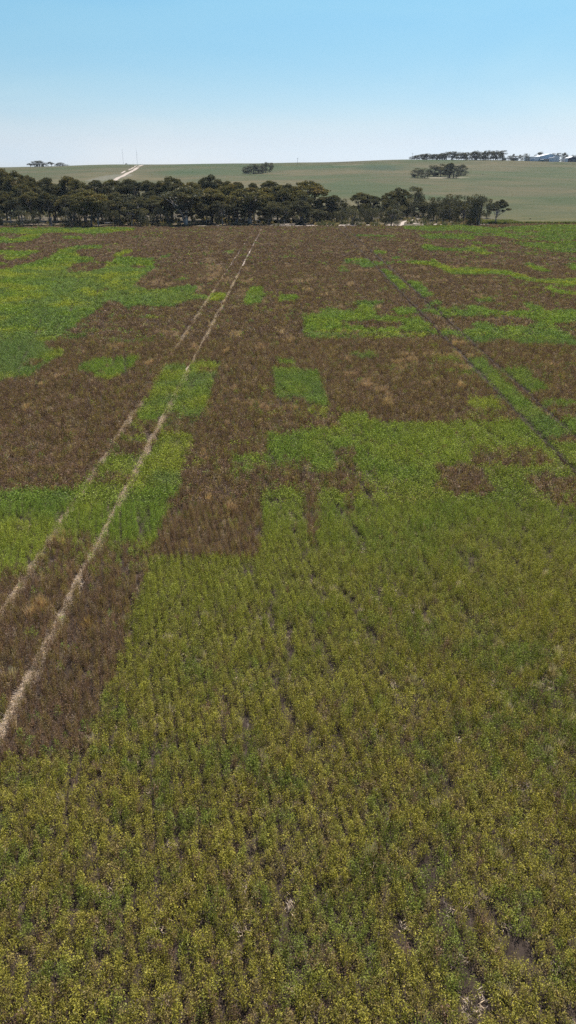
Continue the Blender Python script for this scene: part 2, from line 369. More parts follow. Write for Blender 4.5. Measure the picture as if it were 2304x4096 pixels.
# ------------------------------------------------------------------ leaf-card meshes
def leaf_cards(C, Nn, L, W, r):
    """one rhombic leaf per centre; Nn unit normals; L, W lengths per leaf"""
    n = len(C)
    t = r.normal(size=(n, 3)); t -= (t*Nn).sum(1, keepdims=True)*Nn; t /= np.linalg.norm(t, axis=1, keepdims=True)
    b = np.cross(Nn, t)
    V = np.stack([C - t*L[:, None]/2, C - b*W[:, None]/2, C + t*L[:, None]/2, C + b*W[:, None]/2], 1).reshape(-1, 3)
    F = np.arange(n*4).reshape(-1, 4)
    return V, F
def plant(name, seed, n, R_, H, leaf, stems=0, flat=.7, stemh=1.0, asp=.5, up=.3):
    r = np.random.default_rng(seed)
    th = r.uniform(0, 2*np.pi, n); rr = np.sqrt(r.uniform(0, 1, n)); 
    lob = 1 + .25*np.sin(th*3+seed) + .15*np.sin(th*5+seed*2)
    top = H*(1 - .48*rr**2) ; dz = r.uniform(0, 1, n)**1.5 * H*flat
    C = np.stack([np.cos(th)*rr*R_*lob, np.sin(th)*rr*R_*lob, np.maximum(top*(1+.12*r.normal(size=n)) - dz, .03)], 1)
    Nn = r.normal(size=(n, 3))*.75 + np.array([0, 0, up]); Nn /= np.linalg.norm(Nn, axis=1, keepdims=True)
    L = leaf*r.uniform(.6, 1.4, n); V, F = leaf_cards(C, Nn, L, L*asp, r); lv = r.uniform(0, .97, n)
    if stems:
        th = r.uniform(0, 2*np.pi, stems); rr = r.uniform(0, R_*.9, stems); h = H*stemh*r.uniform(.6, 1.15, stems)
        B = np.stack([np.cos(th)*rr*.4, np.sin(th)*rr*.4, np.zeros(stems)], 1); T = np.stack([np.cos(th)*rr, np.sin(th)*rr, h], 1)
        sd_ = r.normal(size=(stems, 3)); sd_[:, 2] = 0; sd_ /= np.linalg.norm(sd_, axis=1, keepdims=True); w = leaf*.12
        V2 = np.stack([B - sd_*w, B + sd_*w, T + sd_*w*.6, T - sd_*w*.6], 1).reshape(-1, 3)
        F = np.concatenate([F, np.arange(stems*4).reshape(-1, 4) + len(V)]); V = np.concatenate([V, V2]); lv = np.concatenate([lv, np.full(stems, .95)])
    me = mesh_np(name, V, F, {'leafv': lv}); me.materials.append(M['crop'])
    return me

def scatter(name, variants, pts, rot, scl, vi, tint, kind='stuff'):
    """one object whose points carry plants (geometry nodes)"""
    c = bpy.data.collections.new(name + '_plants')
    for i, me in enumerate(variants): c.objects.link(bpy.data.objects.new('%s_%02d' % (name, i), me))
    me = bpy.data.meshes.new(name); n = len(pts)
    me.vertices.add(n); me.vertices.foreach_set('co', pts.astype(np.float32).ravel())
    def att(a, t, v, key='value'):
        x = me.attributes.new(a, t, 'POINT'); x.data.foreach_set(key, v.ravel())
    att('rot', 'FLOAT_VECTOR', rot.astype(np.float32), 'vector'); att('scl', 'FLOAT_VECTOR', scl.astype(np.float32), 'vector')
    att('vi', 'INT', vi.astype(np.int32)); att('tint', 'FLOAT_COLOR', np.concatenate([tint, np.ones((n, 1))], 1).astype(np.float32), 'color')
    me.materials.append(M['crop'])
    o = bpy.data.objects.new(name, me); COL.objects.link(o)
    ng = bpy.data.node_groups.new(name, 'GeometryNodeTree')
    ng.interface.new_socket('Geometry', in_out='INPUT', socket_type='NodeSocketGeometry')
    ng.interface.new_socket('Geometry', in_out='OUTPUT', socket_type='NodeSocketGeometry')
    gi = ng.nodes.new('NodeGroupInput'); go = ng.nodes.new('NodeGroupOutput')
    ci = ng.nodes.new('GeometryNodeCollectionInfo'); ci.inputs['Collection'].default_value = c
    ci.inputs['Separate Children'].default_value = True; ci.inputs['Reset Children'].default_value = True
    ip = ng.nodes.new('GeometryNodeInstanceOnPoints'); ip.inputs['Pick Instance'].default_value = True
    def na(a, t):
        x = ng.nodes.new('GeometryNodeInputNamedAttribute'); x.data_type = t; x.inputs['Name'].default_value = a
        return [s for s in x.outputs if s.enabled and s.name == 'Attribute'][0]
    ng.links.new(gi.outputs[0], ip.inputs['Points']); ng.links.new(ci.outputs[0], ip.inputs['Instance'])
    ng.links.new(na('vi', 'INT'), ip.inputs['Instance Index'])
    e2r = ng.nodes.new('FunctionNodeEulerToRotation'); ng.links.new(na('rot', 'FLOAT_VECTOR'), e2r.inputs[0])
    ng.links.new(e2r.outputs[0], ip.inputs['Rotation']); ng.links.new(na('scl', 'FLOAT_VECTOR'), ip.inputs['Scale'])
    ng.links.new(ip.outputs[0], go.inputs[0])
    md = o.modifiers.new('plants', 'NODES'); md.node_group = ng
    o['kind'] = kind
    return o

# crop patches: (share of green plants, hue, outline in metres); painter's order
PATCHES = [(1,0,[-95.6,238.3,-90.3,239.4,-78.9,239.4,-64.1,240.5,-50.6,241.6,-47.7,238.3,-46.5,228.5,-51.3,222.3,-50.9,215.9,-57.5,215.0,-60.7,219.5,-66.9,220.4,-70.3,216.8,-66.7,204.2,-65.9,192.9,-66.3,187.7,-74.6,184.3]),
(0.1,0,[-72.1,198.4,-72.6,209.0,-72.7,216.8,-76.1,214.6,-80.8,219.0,-87.5,217.7,-82.3,204.2,-76.8,206.2,-74.4,201.0]),
(0.85,0,[-61.8,207.4,-60.4,208.2,-55.9,206.2,-53.7,198.0,-56.0,197.2,-59.4,200.3]),
(0.5,0,[-42.6,206.2,-40.6,207.0,-39.5,201.0,-41.7,202.6]),
(0.5,0,[-39.4,205.8,-37.6,205.8,-37.1,203.0,-38.9,203.0]),
(1,0,[-69.1,170.1,-64.8,169.6,-61.2,167.9,-58.3,166.6,-56.0,169.3,-54.2,163.9,-54.9,160.1,-54.1,157.7,-54.7,153.0,-54.8,149.6,-56.7,148.9,-58.4,154.1,-58.7,157.2,-60.8,158.9,-64.2,157.7]),
(0.5,0,[-66.6,177.7,-64.4,177.1,-63.5,174.1,-65.3,174.7]),
(1,0,[-59.4,145.3,-55.7,144.7,-54.5,144.3,-53.9,139.9,-56.9,138.8]),
(1,0,[-55.8,132.6,-51.7,133.8,-50.5,135.5,-50.6,141.1,-49.2,142.4,-49.6,148.5,-49.1,154.8,-51.1,168.6,-50.8,177.1,-47.8,180.2,-43.4,178.1,-42.5,171.8,-45.7,171.8,-47.7,168.6,-45.5,162.1,-43.3,156.0,-39.9,154.1,-38.6,150.3,-39.0,145.8,-34.2,145.1,-34.8,150.3,-35.0,154.1,-33.0,156.0,-30.3,152.9,-27.2,152.2,-24.2,135.5,-24.5,125.8,-24.0,114.0,-21.7,111.2,-20.7,108.4,-18.4,110.4,-15.9,113.8,-14.0,114.2,-13.5,105.0,-11.0,104.1,-11.0,106.5,-8.8,105.9,-8.6,99.4,-10.8,100.1,-12.3,101.4,-14.2,98.9,-14.7,94.9,-17.3,94.9,-19.5,95.7,-20.8,94.2,-23.5,99.7,-24.5,99.7,-24.3,91.9,-24.3,85.2,-24.3,78.8,-24.1,75.7,-23.9,70.5,-21.9,70.0,-21.6,67.1,-22.0,63.3,-21.9,62.1,-22.1,59.8,-23.5,59.4,-24.1,58.5,-26.0,57.8]),
(0.5,0,[-24.3,78.8,-22.0,78.0,-21.2,76.2,-23.1,74.2,-24.0,75.2]),
(0,0,[-39.6,133.2,-39.9,135.5,-40.7,143.4,-39.2,145.1,-34.6,143.4,-33.5,137.0,-34.8,130.3,-38.4,129.8]),
(0.1,0,[-29.6,139.2,-26.9,139.8,-26.0,136.7,-28.5,135.5]),
(0.4,0,[-28.8,110.2,-26.6,110.8,-26.1,109.2,-28.3,108.8]),
(0.3,0,[-24.0,63.5,-24.0,65.8,-22.5,65.5,-22.3,64.0,-23.1,63.1]),
(0.15,0,[-25.0,73.7,-23.1,74.4,-23.6,70.5,-24.1,70.5]),
(0.95,0,[-36.7,156.0,-36.8,164.2,-37.3,169.5,-34.7,168.6,-34.2,164.2,-34.6,158.0,-34.6,154.1]),
(0.9,0,[-25.7,152.9,-26.4,156.0,-25.3,160.0,-24.5,152.9]),
(0.45,0,[-18.3,122.5,-16.7,122.5,-16.7,119.6,-18.2,120.1]),
(0.6,0,[-13.7,167.7,-11.8,166.8,-11.5,162.5,-13.3,162.5]),
(0.95,1,[-5.8,112.5,-3.8,112.9,-3.5,102.3,-3.7,98.1,-5.4,95.7,-5.9,98.9,-5.9,107.8]),
(0.4,0,[-3.4,107.3,-1.9,107.6,-2.0,105.7,-3.4,105.4]),
(0.95,1,[-1.4,104.1,-0.0,104.6,1.4,104.1,1.5,101.8,0.8,99.4,-0.0,99.4,-1.1,99.7]),
(0.5,0,[-18.4,74.7,-14.2,75.2,-14.1,73.4,-18.1,73.0]),
(0.35,0,[-18.6,88.5,-15.1,88.9,-14.8,87.1,-18.0,86.5]),
(0.95,0,[-18.9,64.4,-18.2,66.3,-16.0,66.7,-14.2,67.4,-14.0,65.2,-14.2,61.9,-14.3,60.1,-14.9,58.8,-16.5,59.8,-17.0,61.2,-18.3,61.5]),
(0.2,0,[-14.3,62.6,-11.4,62.3,-11.8,61.5,-14.1,61.6]),
(0.9,1,[37.5,248.3,44.6,253.1,48.5,259.2,55.2,258.0,60.0,247.2,65.7,239.4,73.7,246.0,81.0,251.9,87.4,253.1,95.3,253.1,105.3,253.1,67.8,160.1,62.0,162.1,57.5,163.9,57.6,170.1,55.4,179.0,55.5,187.7,57.8,188.3,67.2,186.0,68.4,189.4,60.6,196.5,58.9,197.2,58.3,204.2,56.8,208.2,50.8,208.2,47.7,196.5,44.5,197.2,40.2,199.5,36.6,197.2,35.6,208.2,37.1,213.3,42.5,216.8,42.0,223.7,38.1,232.0,35.9,235.1]),
(0.1,0,[39.3,222.3,42.3,225.1,46.3,227.0,51.3,228.5,53.4,225.1,54.0,215.9,48.5,215.9,42.2,215.0,39.1,216.8]),
(0.3,0,[54.2,216.8,58.2,217.7,58.0,210.3,54.5,209.9]),
(0.25,0,[64.2,227.0,67.2,228.5,68.0,219.0,64.6,214.6,62.5,216.8]),
(0.25,0,[69.6,227.0,72.4,229.0,75.0,227.0,72.9,220.4,68.4,219.5]),
(0.3,0,[62.4,208.2,67.0,212.4,69.0,208.2,69.3,202.2,65.1,201.0,61.6,202.2]),
(0.15,0,[58.7,196.5,62.4,197.2,68.4,189.4,67.0,185.3,57.9,187.7,55.5,187.7]),
(0.3,0,[69.6,196.5,74.3,195.8,81.9,195.0,79.6,189.4,70.2,190.1]),
(0.2,0,[54.2,175.0,57.5,176.5,57.9,170.1,59.8,168.5,59.3,163.1,57.0,162.6,53.9,165.2]),
(0.8,0,[46.2,190.1,48.0,190.1,47.9,186.0,45.3,184.7]),
(0.8,0,[45.9,181.1,47.7,182.7,50.8,180.2,49.4,175.9,46.0,177.1]),
(0.5,0,[45.9,171.3,48.7,170.1,50.6,165.8,49.4,163.1,46.1,165.8]),
(0.5,0,[51.2,163.1,54.8,162.1,53.7,159.6,50.7,160.6]),
(1,0,[30.9,178.0,31.9,178.0,33.0,183.4,34.3,183.4,34.9,176.5,36.0,173.6,39.2,173.0,41.4,173.0,42.0,178.0,43.9,179.0,44.6,171.3,43.8,160.1,40.9,159.6,41.5,165.2,39.9,166.6,35.7,166.6,34.2,168.5,31.4,167.9,30.9,173.0]),
(0.85,1,[18.3,212.8,29.2,210.7,28.9,204.6,22.6,205.9,17.9,207.2]),
(1,0,[18.6,167.7,21.2,167.7,21.1,162.1,18.5,159.2]),
(0.9,0,[21.2,155.2,22.9,156.0,22.9,152.2,21.1,150.0]),
(1,0,[11.2,150.3,13.3,152.2,15.6,152.9,15.6,146.8,18.4,145.8,18.2,141.1,16.1,141.1,15.7,137.0,13.5,137.0,13.5,141.1,11.0,143.4]),
(0.3,0,[11.6,145.8,14.0,146.4,13.9,145.1,11.5,144.4]),
(0.6,0,[9.1,137.0,11.2,137.6,11.0,135.5,9.0,134.6]),
(0.85,0,[8.9,133.5,10.8,133.2,10.5,130.6,9.1,130.6]),
(0.6,0,[18.8,145.8,22.5,145.1,22.2,142.7,18.6,142.7]),
(1,0,[23.0,146.4,25.0,148.1,27.6,145.3,28.4,148.5,28.2,150.7,29.2,151.1,29.2,144.3,29.8,134.7,31.8,136.9,34.4,136.6,36.3,133.8,39.4,132.6,39.2,127.9,40.4,123.2,41.7,121.0,45.3,121.3,47.5,122.4,52.8,123.2,47.3,109.6,44.2,113.4,42.1,115.4,39.2,118.1,37.6,121.7,37.7,126.3,35.5,127.6,32.6,127.6,29.0,126.9,27.9,128.7,27.5,137.5,26.4,140.3,22.9,142.3]),
(1,0,[39.9,113.3,42.0,114.0,44.4,114.0,48.8,113.3,44.8,103.5,41.0,104.6,39.2,105.0,38.2,109.8]),
(0.1,0,[40.3,112.5,44.2,113.3,48.6,112.9,46.3,107.3,41.8,107.6,40.2,108.8]),
(0.6,0,[42.6,109.8,43.0,110.2,47.4,109.8,46.5,107.6,42.4,108.4]),
(1,0,[45.1,143.5,46.2,143.5,46.7,136.6,46.4,130.9,44.5,130.4,44.1,133.8]),
(0.9,0,[51.6,142.3,55.4,143.9,61.2,143.9,55.7,130.4,51.1,132.1,51.0,134.7,52.2,139.4]),
(0.8,0,[56.1,151.8,58.7,153.0,64.9,153.0,62.6,147.4,56.9,148.1]),
(1,0,[16.3,134.6,18.1,134.6,18.2,111.9,16.2,109.2]),
(1,1,[18.6,119.6,20.7,119.6,20.7,115.1,20.7,104.1,19.1,103.5,18.5,109.8]),
(1,1,[9.0,98.9,10.3,99.4,11.3,99.4,13.2,99.2,12.8,97.3,11.4,97.3,10.7,89.1,13.4,87.1,15.9,87.8,16.1,83.4,16.1,79.9,17.6,79.6,18.6,79.9,18.3,76.7,15.9,77.0,11.8,76.0,10.7,77.4,8.9,76.7,8.1,75.2,7.1,75.0,5.1,76.7,3.2,77.0,2.4,75.0,1.7,77.2,1.6,80.5,1.8,89.1,3.9,89.1,4.2,93.4,5.9,93.4,7.3,91.9,9.0,92.7]),
(0.7,0,[1.9,78.3,3.3,79.9,6.6,79.9,9.1,78.8,16.1,79.9,15.7,76.7,8.3,75.2,7.1,75.0,2.4,75.0]),
(0.25,0,[6.2,85.2,9.4,85.6,13.0,84.6,13.5,83.4,13.3,81.6,11.1,80.5,8.5,81.0,6.1,82.2]),
(0.05,0,[6.4,83.7,13.2,84.2,13.3,82.5,11.2,80.9,8.5,81.4,6.3,82.3]),
(0.97,1,[13.5,94.2,16.0,94.6,16.3,93.4,18.7,93.4,18.0,94.6,18.4,98.1,18.8,98.9,20.8,98.9,20.4,96.5,18.7,95.7,19.2,94.2,20.9,93.4,21.6,95.2,25.5,95.7,25.4,93.1,26.4,91.2,30.1,91.9,31.0,92.7,31.3,98.9,32.0,99.2,32.4,91.9,36.6,92.7,40.4,92.7,36.7,83.4,33.7,84.6,30.7,83.7,30.4,80.5,30.2,76.2,30.0,74.7,31.5,70.5,30.8,68.7,29.0,71.8,26.2,72.3,23.9,72.7,22.9,75.2,20.4,73.2,18.4,73.7,18.4,77.2,18.5,79.9,20.9,80.5,21.2,83.4,23.1,84.0,23.6,81.6,28.5,82.2,28.8,84.6,28.2,87.1,26.6,88.5,24.4,89.1,22.8,87.8,18.3,88.1,17.8,90.5,15.8,90.5,14.5,88.5,13.2,89.1]),
(0.15,0,[21.5,94.3,22.5,95.8,23.3,95.1,23.0,92.1,21.7,92.0]),
(0.4,0,[21.6,86.6,23.6,87.6,25.2,89.8,27.0,89.0,27.8,87.6,25.4,87.6,22.9,85.9]),
(0.7,1,[25.8,101.8,28.4,101.8,27.8,98.4,25.7,98.4]),
(0.85,0,[6.1,69.1,8.5,69.1,8.2,67.1,6.9,66.3,6.1,67.7]),
(0.75,0,[13.9,67.5,16.0,67.1,16.0,64.6,15.3,65.5,13.9,65.1]),
(0.5,0,[13.9,62.1,15.7,62.5,15.9,60.4,14.2,60.1]),
(0.35,0,[13.9,72.1,15.5,72.3,15.0,70.9]),
(0.98,2,[-1.4,45.1,-0.0,45.0,1.6,46.3,3.7,46.6,4.0,49.5,5.8,49.6,5.7,47.6,7.8,47.5,11.1,47.3,12.3,47.9,16.1,47.9,16.5,47.4,20.4,48.2,24.6,48.2,6.3,6.8,-9.6,6.8,-15.5,15.7,-8.5,15.9,-8.1,16.0,-7.0,16.2,-6.3,16.4,-6.1,16.5,-6.2,17.3,-6.2,18.2,-6.3,18.7,-6.2,19.2,-6.0,19.9,-6.2,20.8,-6.0,21.9,-6.1,23.6,-6.1,26.4,-6.2,28.3,-4.4,28.2,-3.2,28.3,-1.4,28.3,-1.3,28.7,-1.4,35.8,-1.7,38.1,-3.3,38.6,-3.5,41.1,-1.6,41.2,-1.3,41.4]),
(1,1,[16.5,66.3,18.4,66.7,18.3,62.9,18.4,61.2,18.4,56.1,18.5,53.0,18.6,47.9,18.5,45.5,18.7,43.5,18.2,42.4,16.7,43.2,16.6,45.5,16.5,49.5,16.5,55.2,16.2,60.8]),
(1,1,[18.7,62.6,19.9,62.9,21.3,62.3,21.0,60.1,21.2,58.5,21.0,56.1,19.8,55.2,18.8,57.3,18.6,60.1]),
(0.4,0,[18.8,55.8,19.8,55.3,19.2,54.0,18.8,54.0]),
(1,0,[13.8,53.4,16.0,53.4,16.1,50.4,15.4,50.2,14.0,50.4,13.6,50.9]),
(0.3,0,[12.8,49.9,14.1,50.7,16.1,50.4,15.9,47.9,12.3,47.9]),
(0.12,0,[11.6,49.9,12.9,49.5,12.6,47.9,11.1,47.6]),
(0.85,0,[19.2,52.6,20.4,53.0,22.1,52.9,27.3,52.7,26.7,51.3,21.5,51.3,19.3,51.4]),
(0.05,0,[19.0,50.4,21.2,50.4,26.3,50.3,25.2,48.1,20.4,48.3,18.9,48.1]),
(0.05,0,[8.9,39.7,9.7,39.2,10.1,39.8,11.3,39.4,11.4,37.8,11.5,35.8,10.7,34.9,10.1,35.2,9.4,35.2,8.7,35.4,8.1,36.1,8.8,37.8]),
(0.12,0,[11.3,41.7,12.0,42.1,15.6,42.1,15.9,40.3,16.1,39.7,14.3,39.3,12.5,39.1,11.1,39.7]),
(0.55,0,[11.8,42.8,15.8,42.6,16.1,41.7,15.2,41.0,11.5,41.2]),
(0.2,0,[16.8,44.5,18.9,44.3,23.4,44.1,23.0,43.1,18.6,43.3,16.7,43.3]),
(0.15,0,[13.6,37.4,15.1,38.4,15.6,38.0,16.3,37.2,20.9,36.1,18.7,31.6,15.0,33.6,13.8,34.0,13.7,35.5]),
(0.12,0,[-3.4,39.4,-1.9,38.7,-1.4,39.2,-0.0,39.5,1.3,39.7,1.5,39.0,2.2,38.1,2.8,38.9,3.1,42.4,4.1,42.6,3.9,38.4,4.4,35.8,3.6,35.3,3.4,32.5,3.0,32.4,3.2,35.5,1.7,36.3,1.6,31.6,1.2,29.5,1.0,29.8,0.8,34.5,0.6,35.8,-1.4,35.9,-1.6,35.8,-3.0,37.2]),
(0.55,0,[-3.4,39.7,-1.9,40.2,-0.0,40.3,1.3,40.7,1.5,39.0,-0.0,39.2,-1.4,38.9,-1.8,38.4,-3.1,38.4]),
(0.5,0,[4.1,38.4,4.9,35.8,4.5,35.0,3.8,35.5]),
(0.2,0,[3.0,42.4,3.2,42.4,2.8,37.2,2.7,37.2]),
(0.6,0,[3.5,42.4,3.8,42.4,3.6,39.7,3.3,39.7]),
(1,0,[-10.9,64.0,-8.8,64.0,-8.5,65.3,-6.2,65.2,-6.2,60.8,-6.1,56.4,-6.2,52.5,-6.2,48.8,-7.4,48.8,-8.4,49.9,-9.3,47.6,-10.9,48.5,-11.0,50.9,-11.0,55.8,-11.0,59.5]),
(0.25,0,[-11.3,47.9,-9.3,47.9,-8.1,48.8,-6.2,48.8,-6.4,46.8,-7.3,45.5,-10.9,45.7]),
(0.2,0,[-7.9,62.6,-6.6,62.9,-6.4,61.2,-7.5,61.5]),
(0.8,0,[-11.1,44.5,-9.0,44.9,-8.8,43.7,-9.6,43.2,-10.7,43.5]),
(0.25,0,[-11.0,43.3,-9.0,43.3,-8.9,41.4,-11.1,41.2]),
(1,0,[-19.0,35.5,-14.6,35.8,-11.5,35.8,-11.6,38.4,-11.1,38.7,-11.1,41.0,-8.7,41.3,-8.6,45.3,-6.3,45.3,-6.2,42.8,-6.2,39.7,-6.3,38.4,-5.9,35.8,-6.3,34.2,-6.2,32.5,-6.3,30.5,-6.3,29.3,-7.9,29.2,-8.9,29.1,-9.8,29.7,-10.4,29.7,-11.1,30.7,-11.2,29.7,-11.3,28.3,-11.4,27.3,-12.5,26.7,-15.1,26.6]),
(0.35,0,[-11.1,38.3,-10.3,38.4,-8.8,38.3,-9.0,36.7,-11.3,36.8]),
(0.45,0,[-11.1,30.7,-10.0,31.0,-7.9,29.5,-6.4,29.4,-6.2,28.0,-7.9,27.6,-10.3,28.0,-11.3,29.5]),
(0.18,0,[-11.1,30.1,-10.1,30.1,-8.4,28.5,-6.4,28.3,-6.1,26.4,-11.1,26.4,-11.2,28.2]),
(0.4,0,[-15.3,27.3,-12.7,27.3,-11.6,27.8,-11.5,26.7,-12.3,26.2,-14.8,26.1]),
(0.95,0,[-1.1,66.1,-0.0,66.3,0.8,65.5,0.7,64.4,-0.0,64.0,-0.7,64.0]),
(1,1,[-1.4,62.6,-0.0,62.9,2.5,61.9,2.9,58.8,2.9,56.4,3.0,49.5,2.2,49.9,1.5,50.4,1.2,53.0,0.6,53.5,-0.8,53.5,-1.1,53.5]),
(0.5,0,[1.4,52.5,3.1,50.9,2.8,48.3,2.0,47.9,1.5,49.9]),
(0.3,0,[-0.8,53.6,1.4,53.3,1.4,51.4,-0.7,52.5]),
(0.95,2,[-10.9,18.8,-9.6,18.7,-9.1,18.1,-9.0,17.7,-9.0,17.2,-10.2,17.1]),
(0.6,2,[-8.1,16.0,-7.0,16.2,-6.3,16.4,-6.1,16.5,-6.1,16.4,-6.8,16.0,-8.1,15.9])]
# dead weed patches: x, y, half width, half depth, sort
WEEDS = [(-14.8,45.7,1.48,1.16,0),(-16.0,47.2,0.41,0.87,0),(-20.3,57.3,0.46,1.35,1),(-19.6,51.7,0.48,1.23,1),(-14.6,54.9,0.39,0.8,0),(-12.6,49.5,0.5,0.66,1),(-14.2,39.2,0.29,0.44,0),(-13.1,39.7,0.54,0.65,0),(-13.7,42.1,0.31,0.5,3),(-12.8,65.2,0.46,1.39,1),(-19.6,60.1,0.85,0.93,0),(-4.3,56.4,0.48,1.07,0),(-4.2,52.5,0.61,0.84,0),(-2.9,52.5,0.68,1.57,0),(-1.6,50.9,0.52,1.0,0),(-5.0,50.4,0.37,0.69,0),(-4.2,47.4,0.62,0.97,0),(-2.5,48.1,0.42,0.54,0),(-5.3,41.9,0.35,1.07,1),(-5.0,40.7,0.24,0.61,0),(-4.4,34.6,0.58,1.03,1),(-3.0,33.6,0.47,0.74,0),(-9.7,27.3,0.26,0.39,0),(-10.9,30.1,0.43,0.82,3),(-10.9,28.2,0.45,0.37,1),(-3.5,55.2,0.47,0.8,0),(-10.1,24.3,0.5,1.18,1),(-7.8,23.0,0.46,0.38,2),(-8.2,23.3,0.19,0.25,1),(3.0,65.5,0.46,1.17,0),(5.6,65.9,0.56,1.97,0),(5.2,60.8,0.6,1.7,0),(6.5,58.2,0.83,1.57,0),(7.7,55.8,0.96,1.28,0),(7.6,52.5,0.68,1.99,1),(5.5,57.0,0.49,1.21,0),(11.2,68.0,1.05,1.16,0),(14.2,57.0,0.49,1.21,1),(11.5,57.9,0.41,0.75,0),(18.8,49.0,0.78,0.65,0),(24.0,64.0,0.99,1.49,0),(22.6,57.3,0.49,1.22,0),(9.8,39.2,0.29,0.44,1),(-5.8,77.7,1.29,3.18,1),(-5.2,79.9,0.55,1.67,1),(-0.9,79.3,0.88,3.31,1),(-2.9,71.4,0.6,1.63,0),(-9.5,71.4,0.7,2.27,0),(-12.6,78.8,0.65,2.39,0),(-13.4,72.7,0.61,1.41,0),(-6.0,69.6,0.49,1.56,1),(-2.0,93.4,0.89,2.08,1),(-5.6,62.5,0.44,0.86,0),(-12.8,65.1,0.46,1.38,1),(-16.1,148.5,2.76,8.91,0),(-13.3,135.5,3.25,12.02,0),(-13.4,122.0,2.29,7.37,0),(-9.9,119.6,1.28,5.91,0),(-21.1,119.6,1.28,7.09,0),(-6.7,119.6,1.6,3.54,0),(-7.8,107.8,0.58,1.55,0),(-23.2,82.8,0.46,1.43,0),(-19.9,68.3,0.38,1.01,0),(-16.8,95.2,0.52,1.54,2),(-34.2,183.3,2.89,7.98,0),(-34.6,197.6,4.14,7.38,0),(-61.8,191.6,2.51,10.45,0),(-38.7,164.2,1.3,4.3,0),(-7.8,134.0,1.43,2.92,0),(-19.9,217.8,8.53,11.14,0),(-18.6,197.6,4.14,7.38,0),(-4.8,183.3,4.33,6.38,0),(-30.3,148.5,1.18,3.56,1),(2.8,109.8,0.65,5.03,1),(2.8,104.1,0.56,2.54,2),(5.4,105.0,1.14,4.07,1),(2.8,93.7,0.36,1.49,1),(1.3,119.6,1.6,4.72,0),(9.6,115.1,0.93,4.39,0),(9.8,107.3,0.58,2.31,2),(11.9,94.9,0.78,2.14,1),(17.7,82.8,0.8,2.62,0),(17.4,73.0,0.81,1.32,1),(27.0,108.8,2.64,2.37,0),(24.9,135.5,1.62,4.18,0),(28.3,124.5,0.83,2.54,1),(21.6,170.9,0.72,3.72,1),(17.4,154.8,1.43,3.85,0),(8.6,167.7,1.77,5.38,0),(2.5,188.8,1.49,12.42,0),(12.6,165.1,2.18,4.35,0),(36.1,183.3,1.93,4.25,0),(21.3,123.2,0.99,2.5,0),(51.4,154.1,1.43,3.43,0),(49.3,158.0,1.67,3.6,0),(42.4,154.1,2.04,2.29,0),(27.6,168.6,0.98,2.72,0)]

def in_poly(x, y, q):
    px = q[0::2]; py = q[1::2]; n = len(px); c = np.zeros(len(x), bool); j = n-1
    for i in range(n):
        if py[i] != py[j]:
            k = (py[i] > y) != (py[j] > y)
            c ^= k & (x < (px[j]-px[i])*(y-py[i])/(py[j]-py[i]) + px[i])
        j = i
    return c

# ---- planting positions: sown rows run about 13 degrees left of the view
ROW = .66; ca, sa = math.cos(R(13)), math.sin(R(13))
def rows(y0, y1, step, ROW):
    """points along sown rows inside the area seen between distances y0 and y1"""
    half = .405*(y1*.9023 + 6.9) + 5
    u0 = -half*ca - y1*abs(sa) - 5; u0 = -(half + y1*sa + 10); u1 = half + y1*sa + 10
    v0 = y0*ca - half*sa - 5; v1 = y1*ca + half*sa + 5
    U = np.arange(math.floor(u0/ROW), u1/ROW)*ROW; Vv = np.arange(v0, v1, step)
    UU, VV = np.meshgrid(U, Vv)
    UU = UU.ravel(); VV = VV.ravel()
    x = UU*ca - VV*sa; y = UU*sa + VV*ca
    k = (y >= y0 - 0) & (y < y1) & (np.abs(x) < .405*(y*.9023 + 6.9) + 3.5 + y*.02)
    return x[k], y[k], UU[k]
bands = [(5.5, 34, .085, .29, 0), (34, 75, .15, .33, 1), (75, 140, .30, .44, 2), (140, 262, .40, .55, 3)]
PX, PY, LV = [], [], []
for y0, y1, st, sk, lv in bands:
    x, y, u = rows(y0, y1, st, sk); n = len(x)
    jl = rng.normal(size=n)*(.055, .07, .12, .16)[lv]; ja = rng.uniform(-.5, .5, n)*st*1.6
    x = x + jl*ca - ja*sa; y = y + jl*sa + ja*ca
    PX.append(x); PY.append(y); LV.append(np.full(n, lv))
PX = np.concatenate(PX); PY = np.concatenate(PY); LV = np.concatenate(LV)
edge = np.interp(PX, [-200, -40, 50, 75, 200], [246.5, 248.5, 249.5, 260.5, 261.5]) + (fbm(PX, PY*0, 6, 91, 3)-.5)*3
keep = PY < edge
CLOSED = {-9.03: [(53, 62), (33.4, 35.2)], -11.45: [(50, 72), (33.6, 37), (31.2, 32.6)]}
for a, b, w, pale in TRACKS:
    tx = track_x(PY, a, b) + (fbm(PX*0+a, PY, 3, 77, 3)-.5)*.25
    off = np.abs(PX - tx); 
    # the crop closes over the left-hand wheel marks in the lush patches
    gapw = ((-.005 if a > -10 else -.03) + .03*(LV >= 2) if pale else .12) + np.array([.13, .17, .25, .34])[LV]
    br = fbm(PX*0 + a, PY, 2.5, 88, 3)
    if pale: gapw = gapw*np.where(br > (.60 if a > -10 else .50), .5, 1)
    for (y0_, y1_) in CLOSED.get(a, []): gapw = np.where((PY > y0_) & (PY < y1_), gapw*.25, gapw)
    keep &= off > gapw
PX, PY, LV = PX[keep], PY[keep], LV[keep]
